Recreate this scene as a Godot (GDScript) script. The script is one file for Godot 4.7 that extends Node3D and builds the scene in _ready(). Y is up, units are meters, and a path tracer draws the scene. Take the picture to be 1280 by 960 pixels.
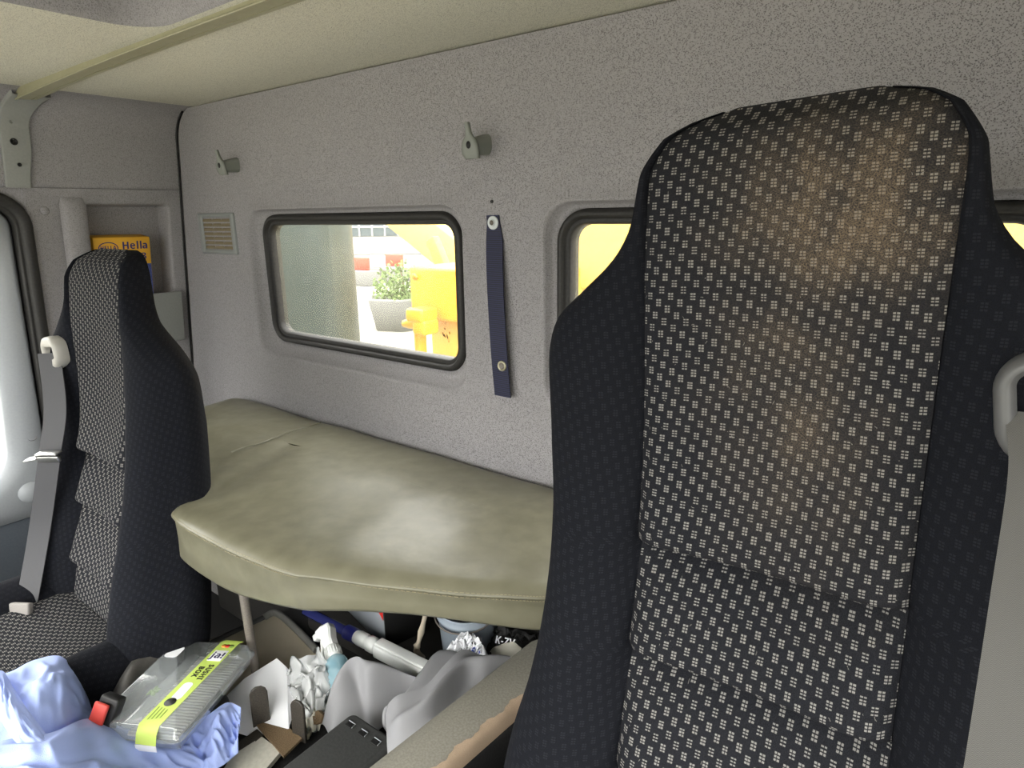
extends Node3D
# Truck cab interior: rear wall with two windows, narrow bunk, two seats, clutter on the engine tunnel.
# Metres, y up. x = 0 is the middle of the cab, z = 0 the rear wall, +z the front of the truck, y = 0 the cab floor.

const CAM := Vector3(0.695, 1.2, 0.88)
const RIGHT := Vector3(0.79506, -0.01411, -0.60636)
const UPV := Vector3(-0.14503, 0.96631, -0.21264)
const FWD := Vector3(-0.58893, -0.25700, -0.76623)
const FPX := 800.0
const ROOF := 1.47
const WT := 1.272        # height of the joint in the side lining
var M := {}
var used := {}
var rng := RandomNumberGenerator.new()

# ---------- pixels to places ----------
func ray(px: float, py: float) -> Vector3:
	return (RIGHT * (px - 640.0) + UPV * (480.0 - py) + FWD * FPX).normalized()
func at_z(px: float, py: float, z: float) -> Vector3:
	var d := ray(px, py)
	return CAM + d * ((z - CAM.z) / d.z)
func at_y(px: float, py: float, y: float) -> Vector3:
	var d := ray(px, py)
	return CAM + d * ((y - CAM.y) / d.y)
func wall_x(y: float) -> float:      # the left lining leans outwards going down
	return -1.065 - 0.154 * (1.427 - y)

# ---------- scene bookkeeping ----------
func numbered(called: String) -> String:
	used[called] = used.get(called, -1) + 1
	return called if used[called] == 0 else "%s_%03d" % [called, used[called]]
func tag(o: Node3D, label: String, category: String, group := "") -> Node3D:
	o.set_meta("label", label); o.set_meta("category", category)
	if group: o.set_meta("group", group)
	return o
func thing(called: String, label: String, category: String, at := Vector3.ZERO, group := "") -> Node3D:
	var o := Node3D.new()
	o.name = numbered(called); add_child(o); o.position = at
	return tag(o, label, category, group)
func structure(called: String, label: String) -> Node3D:
	var o := Node3D.new()
	o.name = called; add_child(o)
	o.set_meta("kind", "structure"); o.set_meta("label", label); o.set_meta("category", called.split("_")[0])
	return o
func part(parent: Node3D, called: String, mesh: Mesh, m: Material, at := Vector3.ZERO, label := "") -> MeshInstance3D:
	var o := MeshInstance3D.new()
	o.name = called; o.mesh = mesh; o.material_override = m
	parent.add_child(o, true); o.position = at
	if label: o.set_meta("label", label)
	return o
func single(called: String, label: String, category: String, mesh: Mesh, m: Material, at := Vector3.ZERO, group := "") -> MeshInstance3D:
	var o := MeshInstance3D.new()
	o.name = numbered(called); o.mesh = mesh; o.material_override = m
	add_child(o); o.position = at
	tag(o, label, category, group)
	return o

# ---------- mesh helpers ----------
func begin() -> SurfaceTool:
	var st := SurfaceTool.new()
	st.begin(Mesh.PRIMITIVE_TRIANGLES)
	return st
func done(st: SurfaceTool) -> ArrayMesh:
	st.index(); st.generate_normals()
	return st.commit()
func tri(st: SurfaceTool, a: Vector3, b: Vector3, c: Vector3, ua := Vector2.ZERO, ub := Vector2.ZERO, uc := Vector2.ZERO) -> void:
	st.set_uv(ua); st.add_vertex(a)
	st.set_uv(ub); st.add_vertex(b)
	st.set_uv(uc); st.add_vertex(c)
# rows of points; u runs to the right and rows upwards as seen from outside
func add_rows(st: SurfaceTool, rows: Array, uvs: Array = [], smooth := 1) -> void:
	st.set_smooth_group(smooth)
	for j in rows.size() - 1:
		var r0: PackedVector3Array = rows[j]
		var r1: PackedVector3Array = rows[j + 1]
		for i in r0.size() - 1:
			if uvs.is_empty():
				tri(st, r0[i], r1[i], r1[i + 1]); tri(st, r0[i], r1[i + 1], r0[i + 1])
			else:
				var t0: PackedVector2Array = uvs[j]
				var t1: PackedVector2Array = uvs[j + 1]
				tri(st, r0[i], r1[i], r1[i + 1], t0[i], t1[i], t1[i + 1])
				tri(st, r0[i], r1[i + 1], r0[i + 1], t0[i], t1[i + 1], t0[i + 1])
func rows_mesh(rows: Array, uvs: Array = []) -> ArrayMesh:
	var st := begin()
	add_rows(st, rows, uvs)
	return done(st)
func grid(nu: int, nv: int, f: Callable) -> ArrayMesh:
	var rows := []
	for j in nv + 1:
		var r := PackedVector3Array()
		for i in nu + 1: r.append(f.call(float(i) / nu, float(j) / nv))
		rows.append(r)
	return rows_mesh(rows)
func add_box(st: SurfaceTool, size: Vector3, bevel: float, xf := Transform3D(), fine := false) -> void:
	var h := size / 2.0
	bevel = minf(bevel, minf(h.x, minf(h.y, h.z)) * 0.98)
	var inner := h - Vector3.ONE * bevel
	st.set_smooth_group(1)
	for f in 6:
		var n := Vector3.ZERO
		n[f % 3] = 1.0 if f < 3 else -1.0
		var u := Vector3.ZERO
		u[(f + 1) % 3] = 1.0
		var v := n.cross(u)
		var hu: float = h[(f + 1) % 3]
		var hv := absf(v.dot(h))
		var hn: float = h[f % 3]
		var ku := [-hu, -hu + bevel, hu - bevel, hu]
		var kv := [-hv, -hv + bevel, hv - bevel, hv]
		if fine:
			ku = [-hu, -hu + bevel * 0.35, -hu + bevel, hu - bevel, hu - bevel * 0.35, hu]
			kv = [-hv, -hv + bevel * 0.35, -hv + bevel, hv - bevel, hv - bevel * 0.35, hv]
		var rows := []
		for b in kv:
			var r := PackedVector3Array()
			for a in ku:
				var p: Vector3 = n * hn + u * a + v * b
				var c := p.clamp(-inner, inner)
				var d := p - c
				r.append(xf * (c + d.normalized() * bevel if d.length() > 1e-7 else p))
			rows.append(r)
		add_rows(st, rows)
func box(size: Vector3, bevel := 0.002, fine := false) -> ArrayMesh:
	var st := begin()
	add_box(st, size, bevel, Transform3D(), fine)
	return done(st)
func frame_at(d: Vector3, hint := Vector3.UP) -> Basis:
	d = d.normalized()
	if absf(d.dot(hint)) > 0.95: hint = Vector3.RIGHT
	var x := hint.cross(d).normalized()
	return Basis(x, d.cross(x), d)
func add_tube(st: SurfaceTool, pts: PackedVector3Array, radii, sides := 10, caps := true, closed := false) -> void:
	var rows := []
	var n := pts.size()
	var prev := Vector3.UP
	for k in n:
		var d := pts[(k + 1) % n] - pts[(k - 1 + n) % n] if closed else pts[mini(k + 1, n - 1)] - pts[maxi(k - 1, 0)]
		d = d.normalized()
		var x := prev.cross(d)
		if k == 0 or x.length() < 0.05: x = frame_at(d).x
		x = x.normalized()
		var y := d.cross(x)
		prev = y
		var rad: float = radii[k] if radii is Array else radii
		var r := PackedVector3Array()
		for i in sides + 1:
			var a := TAU * i / sides
			r.append(pts[k] + (x * cos(a) + y * sin(a)) * rad)
		rows.append(r)
	if closed: rows.append(rows[0])
	add_rows(st, rows)
	if caps and not closed:
		st.set_smooth_group(2)
		for i in sides:
			tri(st, pts[0], rows[0][i], rows[0][i + 1])
			tri(st, pts[n - 1], rows[n - 1][i + 1], rows[n - 1][i])
func tube(pts: PackedVector3Array, radii, sides := 10, closed := false) -> ArrayMesh:
	var st := begin()
	add_tube(st, pts, radii, sides, true, closed)
	return done(st)
func lathe(prof: PackedVector2Array, n := 24) -> ArrayMesh:    # x = radius, y = height, bottom to top
	var rows := []
	for p in prof:
		var r := PackedVector3Array()
		for i in n + 1:
			var a := -TAU * i / n
			r.append(Vector3(cos(a) * p.x, p.y, sin(a) * p.x))
		rows.append(r)
	return rows_mesh(rows)
# flat band of webbing or paper along a path; side = direction of its width at each point
func band(pts: PackedVector3Array, side: PackedVector3Array, half, thick: float, uvscale := 1.0) -> ArrayMesh:
	var st := begin()
	var rows := []
	var uvs := []
	var run := 0.0
	for k in pts.size():
		var d := (pts[mini(k + 1, pts.size() - 1)] - pts[maxi(k - 1, 0)]).normalized()
		var s := side[mini(k, side.size() - 1)].normalized()
		var nn := s.cross(d).normalized() * thick / 2.0
		var hw: float = half[k] if half is Array else half
		if k > 0: run += pts[k].distance_to(pts[k - 1])
		var a := pts[k] - s * hw
		var b := pts[k] + s * hw
		rows.append(PackedVector3Array([a - nn, a + nn, b + nn, b - nn, a - nn]))
		uvs.append(PackedVector2Array([Vector2(0, run), Vector2(0, run), Vector2(2 * hw, run), Vector2(2 * hw, run), Vector2(0, run)]) if true else null)
	for i in 4:
		var rr := []
		var uu := []
		for k in rows.size():
			rr.append(PackedVector3Array([rows[k][i], rows[k][i + 1]]))
			uu.append(PackedVector2Array([uvs[k][i] * uvscale, uvs[k][i + 1] * uvscale]))
		add_rows(st, rr, uu, i + 1)
	for e in [0, rows.size() - 1]:
		st.set_smooth_group(8 + e % 2)
		var q: PackedVector3Array = rows[e]
		tri(st, q[0], q[1], q[2]); tri(st, q[0], q[2], q[3])
	return done(st)
func rrect(x0: float, x1: float, y0: float, y1: float, r: float, n := 10) -> PackedVector2Array:   # anticlockwise from bottom right
	var out := PackedVector2Array()
	var cs := [Vector2(x1 - r, y0 + r), Vector2(x1 - r, y1 - r), Vector2(x0 + r, y1 - r), Vector2(x0 + r, y0 + r)]
	for c in 4:
		for k in n + 1:
			var a := -PI / 2 + PI / 2 * (c + float(k) / n)
			out.append(cs[c] + Vector2(cos(a), sin(a)) * r)
	return out
func grown(loop: PackedVector2Array, d: float) -> PackedVector2Array:    # offset outwards along the corner normals
	var out := PackedVector2Array()
	var n := loop.size()
	for i in n:
		var a := loop[(i - 1 + n) % n]
		var b := loop[(i + 1) % n]
		var t := (b - a).normalized()
		out.append(loop[i] + Vector2(t.y, -t.x) * d)
	return out
# the outer rectangle's perimeter, one point per point of the loop (seen from the loop's centre)
func to_rect(loop: PackedVector2Array, x0: float, x1: float, y0: float, y1: float) -> PackedVector2Array:
	var lo := Vector2(INF, INF)
	var hi := -lo
	for p in loop:
		lo = lo.min(p); hi = hi.max(p)
	var c := (lo + hi) / 2.0
	var out := PackedVector2Array()
	for p in loop:
		var q := (p - c) / ((hi - lo) / 2.0)
		var k := maxf(absf(q.x), absf(q.y))
		q /= k
		var bx := q.x
		var by := q.y
		if absf(q.x) > 0.8 and absf(q.y) > 0.8:      # snap the corner
			bx = signf(q.x); by = signf(q.y)
		out.append(Vector2(lerpf(x0, x1, (bx + 1) / 2), lerpf(y0, y1, (by + 1) / 2)))
	return out
# surface through a list of loops; each loop is placed by f(Vector2, depth)
func add_loops(st: SurfaceTool, loops: Array, depths: Array, f: Callable, smooth := 1) -> void:
	var rows := []
	for k in loops.size():
		var r := PackedVector3Array()
		for p in loops[k]: r.append(f.call(p, depths[k]))
		r.append(r[0])
		rows.append(r)
	add_rows(st, rows, [], smooth)
func add_cap(st: SurfaceTool, loop: PackedVector2Array, depth: float, f: Callable, flip := false, smooth := 5) -> void:
	st.set_smooth_group(smooth)
	var idx := Geometry2D.triangulate_polygon(loop)
	for k in range(0, idx.size(), 3):
		var a: Vector3 = f.call(loop[idx[k]], depth)
		var b: Vector3 = f.call(loop[idx[k + 1]], depth)
		var c: Vector3 = f.call(loop[idx[k + 2]], depth)
		if flip: tri(st, a, c, b)
		else: tri(st, a, b, c)
# plate cut from a 2D outline (anticlockwise), lying in the xy plane, front at +z
func plate(loop: PackedVector2Array, thick: float, bevel := 0.001) -> ArrayMesh:
	var st := begin()
	var f := func(p: Vector2, z: float) -> Vector3: return Vector3(p.x, p.y, z)
	if Geometry2D.is_polygon_clockwise(loop): loop.reverse()
	var inner := grown(loop, -bevel)
	add_loops(st, [inner, loop], [thick / 2, thick / 2 - bevel], f, 1)
	add_loops(st, [loop, loop], [thick / 2 - bevel, -thick / 2 + bevel], f, 2)
	add_loops(st, [loop, inner], [-thick / 2 + bevel, -thick / 2], f, 3)
	add_cap(st, inner, thick / 2, f, true, 4)
	add_cap(st, inner, -thick / 2, f, false, 5)
	return done(st)
func spline(pts: Array, n: int, closed := false) -> PackedVector3Array:    # Catmull-Rom
	var out := PackedVector3Array()
	var m := pts.size()
	var segs := m if closed else m - 1
	for s in segs:
		var p0: Vector3 = pts[(s - 1 + m) % m] if closed else pts[maxi(s - 1, 0)]
		var p1: Vector3 = pts[s]
		var p2: Vector3 = pts[(s + 1) % m]
		var p3: Vector3 = pts[(s + 2) % m] if closed else pts[mini(s + 2, m - 1)]
		for k in n: out.append(p1.cubic_interpolate(p2, p0, p3, float(k) / n))
	if not closed: out.append(pts[m - 1])
	return out
func curve1(table: Array, v: float) -> float:      # smooth interpolation through [v, value] pairs
	if v <= table[0][0]: return table[0][1]
	var m := table.size()
	if v >= table[m - 1][0]: return table[m - 1][1]
	for s in m - 1:
		if v <= table[s + 1][0]:
			var t: float = (v - table[s][0]) / (table[s + 1][0] - table[s][0])
			return cubic_interpolate(table[s][1], table[s + 1][1], table[maxi(s - 1, 0)][1], table[mini(s + 2, m - 1)][1], t)
	return 0.0

# ---------- materials ----------
func mat(c: Color, rough := 0.7, metal := 0.0) -> StandardMaterial3D:
	var m := StandardMaterial3D.new()
	m.albedo_color = c; m.roughness = rough; m.metallic = metal
	return m
func noise_tex(f: float, lo: Color, hi: Color, seed_: int, size := 512, oct := 4) -> NoiseTexture2D:
	var n := FastNoiseLite.new()
	n.seed = seed_; n.frequency = f; n.noise_type = FastNoiseLite.TYPE_SIMPLEX_SMOOTH
	n.fractal_octaves = oct
	var t := NoiseTexture2D.new()
	t.width = size; t.height = size; t.seamless = true; t.noise = n
	var g := Gradient.new()
	g.set_color(0, lo); g.set_color(1, hi)
	t.color_ramp = g
	return t
func bump_tex(f: float, seed_: int, strength := 6.0, size := 512) -> NoiseTexture2D:
	var n := FastNoiseLite.new()
	n.seed = seed_; n.frequency = f; n.fractal_octaves = 3
	var t := NoiseTexture2D.new()
	t.width = size; t.height = size; t.seamless = true; t.noise = n
	t.as_normal_map = true; t.bump_strength = strength
	return t
func grained(c0: Color, c1: Color, rough: float, scale: float, freq: float, bump := 0.0, seed_ := 1) -> StandardMaterial3D:
	var m := mat(Color.WHITE, rough)
	m.albedo_texture = noise_tex(freq, c0, c1, seed_)
	if bump > 0.0:
		m.normal_enabled = true; m.normal_texture = bump_tex(freq, seed_); m.normal_scale = bump
	m.uv1_triplanar = true; m.uv1_world_triplanar = true
	m.uv1_scale = Vector3.ONE * scale
	return m
func from_bytes(w: int, h: int, b: PackedByteArray) -> ImageTexture:
	return ImageTexture.create_from_image(Image.create_from_data(w, h, false, Image.FORMAT_RGB8, b))
# pebbled foam-backed lining: grey with dark pinholes
func lining_tex(base: Color, dark: Color, seed_: int) -> Array:
	var n := 640
	var height := PackedFloat32Array()
	height.resize(n * n); height.fill(1.0)
	var r := RandomNumberGenerator.new()
	r.seed = seed_
	for k in 11500:
		var cx := r.randi() % n
		var cy := r.randi() % n
		var rad := r.randf_range(0.8, 2.0)
		var deep := r.randf_range(0.35, 1.0)
		for dy in range(-3, 4):
			for dx in range(-3, 4):
				var d := sqrt(float(dx * dx + dy * dy)) / rad
				if d < 1.4:
					var at := posmod(cy + dy, n) * n + posmod(cx + dx, n)
					height[at] = minf(height[at], 1.0 - deep * clampf(1.4 - d, 0.0, 1.0))
	var alb := PackedByteArray()
	alb.resize(n * n * 3)
	var bump := Image.create(n, n, false, Image.FORMAT_RGB8)
	for k in n * n:
		var h := height[k]
		var c := dark.lerp(base, h) * r.randf_range(0.93, 1.05)
		alb[k * 3] = clampi(int(c.r * 255), 0, 255); alb[k * 3 + 1] = clampi(int(c.g * 255), 0, 255); alb[k * 3 + 2] = clampi(int(c.b * 255), 0, 255)
		bump.set_pixel(k % n, k / n, Color(h, h, h))
	bump.bump_map_to_normal_map(3.0)
	return [from_bytes(n, n, alb), ImageTexture.create_from_image(bump)]
func lining(base: Color, dark: Color, seed_: int, rough := 0.85) -> StandardMaterial3D:
	var t := lining_tex(base, dark, seed_)
	var m := mat(Color.WHITE, rough)
	m.albedo_texture = t[0]
	m.normal_enabled = true; m.normal_texture = t[1]; m.normal_scale = 0.6
	m.uv1_triplanar = true; m.uv1_world_triplanar = true
	m.uv1_scale = Vector3.ONE * 5.2
	return m
# woven upholstery: clusters of two by three light dashes on a slanted lattice
const CELL := 0.0027      # one lattice unit in metres; the tile is 14 units
func weave_pixels(px: int, base: Color, dash: Color, seed_: int) -> PackedByteArray:
	var n := 14 * px
	var b := PackedByteArray()
	b.resize(n * n * 3)
	var r := RandomNumberGenerator.new()
	r.seed = seed_
	for k in n * n:
		var c := base * r.randf_range(0.72, 1.25)
		b[k * 3] = clampi(int(c.r * 255), 0, 255); b[k * 3 + 1] = clampi(int(c.g * 255), 0, 255); b[k * 3 + 2] = clampi(int(c.b * 255), 0, 255)
	for k in 14:
		var ox := posmod(3 * k, 14) * px
		var oy := posmod(2 * k, 14) * px
		for cx in 2:
			for cy in 3:
				for yy in int(px * 0.54):
					for xx in int(px * 0.72):
						var at := (posmod(oy + int(cy * px * 0.84) + yy, n) * n + posmod(ox + int(cx * px * 0.93) + xx, n)) * 3
						var c := dash * r.randf_range(0.82, 1.1)
						b[at] = clampi(int(c.r * 255), 0, 255); b[at + 1] = clampi(int(c.g * 255), 0, 255); b[at + 2] = clampi(int(c.b * 255), 0, 255)
	return b
func cloth(tex: Texture2D, rough := 0.95, scale := Vector3.ONE) -> StandardMaterial3D:
	var m := mat(Color.WHITE, rough)
	m.albedo_texture = tex
	m.uv1_scale = scale
	m.metallic_specular = 0.22
	return m

# ---------- the cab ----------
func make_materials() -> void:
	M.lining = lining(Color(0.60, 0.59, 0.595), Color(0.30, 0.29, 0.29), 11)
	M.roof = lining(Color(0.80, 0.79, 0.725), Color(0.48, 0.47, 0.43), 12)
	M.plastic = grained(Color(0.53, 0.54, 0.525), Color(0.57, 0.575, 0.56), 0.55, 6.0, 0.05, 0.08, 3)
	M.rail = grained(Color(0.58, 0.57, 0.46), Color(0.62, 0.61, 0.50), 0.38, 5.0, 0.02, 0.0, 4)
	M.doortrim = grained(Color(0.60, 0.615, 0.63), Color(0.635, 0.65, 0.66), 0.5, 7.0, 0.04, 0.05, 5)
	M.doordark = grained(Color(0.33, 0.355, 0.39), Color(0.37, 0.395, 0.42), 0.6, 7.0, 0.04, 0.05, 6)
	M.rubber = grained(Color(0.10, 0.10, 0.095), Color(0.19, 0.18, 0.17), 0.6, 9.0, 0.03, 0.1, 7)
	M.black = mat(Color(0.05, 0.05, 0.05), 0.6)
	M.dark = grained(Color(0.07, 0.07, 0.07), Color(0.12, 0.12, 0.12), 0.75, 8.0, 0.05, 0.2, 8)
	M.carpet = grained(Color(0.09, 0.085, 0.08), Color(0.21, 0.20, 0.185), 1.0, 9.0, 0.25, 0.8, 9)
	M.hookgrey = mat(Color(0.50, 0.515, 0.49), 0.5)
	M.ventframe = mat(Color(0.52, 0.535, 0.53), 0.5)
	M.slat = mat(Color(0.47, 0.43, 0.335), 0.6)
	M.paint = grained(Color(0.78, 0.78, 0.77), Color(0.84, 0.84, 0.83), 0.4, 2.0, 0.02, 0.0, 10)
	M.metal = mat(Color(0.72, 0.72, 0.71), 0.3, 0.9)
	M.steel = grained(Color(0.34, 0.32, 0.30), Color(0.52, 0.49, 0.45), 0.5, 12.0, 0.06, 0.15, 21)
	M.glass = mat(Color(0.80, 0.79, 0.70, 0.36), 0.04)
	M.glass.transparency = BaseMaterial3D.TRANSPARENCY_ALPHA
	M.glass.metallic_specular = 0.25
	M.clearglass = mat(Color(0.85, 0.9, 0.88, 0.05), 0.03)
	M.clearglass.transparency = BaseMaterial3D.TRANSPARENCY_ALPHA

func section(inset := 0.0) -> PackedVector2Array:       # inner cross-section of the cab, left floor corner up over the roof to the right
	var pts := PackedVector2Array()
	var left := PackedVector2Array()
	for k in 13: left.append(Vector2(wall_x(WT * k / 12.0), WT * k / 12.0))
	var r := 0.085
	var y1 := ROOF - r
	var x1 := wall_x(y1)
	left.append(Vector2(x1, y1))
	for k in range(1, 11):
		var a := PI / 2 * k / 10.0
		left.append(Vector2(x1 + r * (1.0 - cos(a)) * 1.05, y1 + r * sin(a)))
	for p in left: pts.append(p + Vector2(inset, 0))
	for k in range(10, -1, -1):
		var p := left[13 + k]
		pts.append(Vector2(-p.x - inset, p.y))
	for k in range(12, -1, -1): pts.append(Vector2(-left[k].x - inset, left[k].y))
	for k in pts.size(): pts[k].y = minf(pts[k].y, ROOF - inset)
	return pts
func inner_x(y: float) -> float:       # left edge of the cross-section at a height, cove included
	var r := 0.085
	var y1 := ROOF - r
	if y <= y1: return wall_x(y)
	var s := clampf((y - y1) / r, 0.0, 1.0)
	return wall_x(y1) + r * 1.05 * (1.0 - sqrt(maxf(0.0, 1.0 - s * s)))

func rear_window(n: int, x0: float, x1: float, label: String) -> void:
	var w := structure("window_%d" % n, label)
	var loop := rrect(x0, x1, 0.903, 1.204, 0.05)
	var place := func(p: Vector2, z: float) -> Vector3: return Vector3(p.x, p.y, z)
	var st := begin()         # black rubber profile with two lips
	add_loops(st, [grown(loop, 0.004), grown(loop, 0.002), loop, grown(loop, -0.007), grown(loop, -0.010), grown(loop, -0.0125), grown(loop, -0.0145), grown(loop, -0.018), grown(loop, -0.021), grown(loop, -0.022), grown(loop, -0.022)],
		[-0.04, -0.020, -0.013, -0.009, -0.012, -0.019, -0.0195, -0.017, -0.022, -0.030, -0.045], place)
	part(w, "rubber_seal", done(st), M.rubber)
	st = begin()
	var pane := grown(loop, -0.018)
	add_cap(st, pane, -0.034, place, true)
	part(w, "pane", done(st), M.glass)
	if n == 1:          # small maker's marks etched into the corner of the pane
		st = begin()
		for q in [[557, 404, 2], [556, 411, 3], [554, 418, 6], [556, 420, 5], [559, 421, 6], [562, 416, 3], [561, 427, 2]]:
			var p := at_z(q[0], q[1], -0.0325)
			add_box(st, Vector3(0.0022, 0.0014 * q[2], 0.0006), 0.0002, Transform3D(Basis(Vector3.BACK, 0.3), p))
		part(w, "etched_marks", done(st), M.black)

func build_back_wall() -> void:
	var w := structure("wall_back", "grey pebbled rear lining of the cab with two window recesses")
	var place := func(p: Vector2, z: float) -> Vector3: return Vector3(p.x, p.y, z)
	var st := begin()
	var y0 := 0.0
	var top := ROOF - 0.003
	# the two window fields, with a moulded recess running down to the seal
	for s in [-1.0, 1.0]:
		var x0 := -0.742 if s < 0 else 0.106
		var x1 := -0.106 if s < 0 else 0.742
		var loop := rrect(x0, x1, 0.903, 1.204, 0.05)
		var fx0 := -0.82 if s < 0 else 0.03
		var fx1 := -0.03 if s < 0 else 0.82
		# the recess is wider below and on the outer side than above
		var wide := PackedVector2Array()
		for p in loop:
			var c := Vector2((x0 + x1) / 2, 1.0535)
			var q := p - c
			wide.append(p + Vector2(0.018 * signf(q.x) * smoothstep(0.2, 0.3, absf(q.x)) + (0.022 * signf(q.x) if q.x * s > 0.28 else 0.0), 0.014 if q.y > 0.12 else (-0.036 if q.y < -0.12 else lerpf(-0.036, 0.014, (q.y + 0.12) / 0.24))))
		var outer := to_rect(loop, fx0, fx1, 0.80, 1.26)
		var mix := func(t: float) -> PackedVector2Array:
			var o := PackedVector2Array()
			for k in loop.size(): o.append(grown(loop, 0.003)[k].lerp(wide[k], t))
			return o
		add_loops(st, [outer, mix.call(1.35), mix.call(1.12), mix.call(1.0), mix.call(0.86), mix.call(0.6), mix.call(0.25), mix.call(0.0), mix.call(0.0)], [0, 0, 0.002, 0.001, -0.004, -0.014, -0.018, -0.0185, -0.05], place)
		for b in [[fx0, fx1, 1.26, top], [fx0, fx1, y0, 0.80]]:
			add_rows(st, [PackedVector3Array([Vector3(b[0], b[2], 0), Vector3(b[1], b[2], 0)]), PackedVector3Array([Vector3(b[0], b[3], 0), Vector3(b[1], b[3], 0)])], [], 1)
	add_rows(st, [PackedVector3Array([Vector3(-0.03, y0, 0), Vector3(0.03, y0, 0)]), PackedVector3Array([Vector3(-0.03, top, 0), Vector3(0.03, top, 0)])], [], 1)
	for s in [-1.0, 1.0]:          # outer fields follow the side lining; their rim rolls back into the joint
		var rows := []
		for k in 61:
			var y := top * sin(PI / 2 * k / 60.0) if k > 0 else 0.0
			var e := inner_x(y) + 0.0065
			var r := PackedVector3Array()
			for q in [[0.0, -0.03], [0.0, -0.008], [0.002, -0.0035], [0.005, -0.001], [0.010, 0.0]]: r.append(Vector3((e + q[0]) * -s, y - 0.002, q[1]) if s > 0 else Vector3(e + q[0], y, q[1]))
			r.append(Vector3(0.82 if s > 0 else -0.82, y, 0))
			if s > 0: r.reverse()
			rows.append(r)
		add_rows(st, rows, [], 1)
	part(w, "lining", done(st), M.lining)
	# added black strip, the painted shade of the joint towards the left lining
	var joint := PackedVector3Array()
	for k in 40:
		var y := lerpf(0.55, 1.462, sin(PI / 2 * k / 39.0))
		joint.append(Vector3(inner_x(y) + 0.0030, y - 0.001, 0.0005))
	part(w, "joint_shade_strip", tube(joint, 0.0027, 6), M.black)
	# painted steel skin outside, with the same two openings
	st = begin()
	for s in [-1.0, 1.0]:
		var x0 := -0.742 if s < 0 else 0.106
		var x1 := -0.106 if s < 0 else 0.742
		var loop := rrect(x0, x1, 0.903, 1.204, 0.05)
		var outer := to_rect(loop, -1.3 if s < 0 else 0.0, 0.0 if s < 0 else 1.3, -0.3, 1.55)
		add_loops(st, [loop, outer], [-0.05, -0.05], place, 1)
	part(w, "outer_skin", done(st), M.paint)
	# the dark gap above the strap where a fastener is missing
	var hole := CylinderMesh.new()
	hole.top_radius = 0.0028; hole.bottom_radius = 0.0028; hole.height = 0.003; hole.radial_segments = 12
	var h := part(w, "pin_hole", hole, M.black, at_z(615, 252, 0.0))
	h.rotation.x = PI / 2
	rear_window(1, -0.742, -0.106, "rear window with black rubber seal left of the blue strap")
	rear_window(2, 0.106, 0.742, "rear window with black rubber seal behind the large seat")


func flat_patch(st: SurfaceTool, f: Callable, z0: float, z1: float, y0: float, y1: float, flip: bool, d := 0.0) -> void:
	var a := [f.call(Vector2(z0, y0), d), f.call(Vector2(z1, y0), d), f.call(Vector2(z0, y1), d), f.call(Vector2(z1, y1), d)]
	if flip: add_rows(st, [PackedVector3Array([a[0], a[1]]), PackedVector3Array([a[2], a[3]])], [], 1)
	else: add_rows(st, [PackedVector3Array([a[1], a[0]]), PackedVector3Array([a[3], a[2]])], [], 1)

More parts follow.
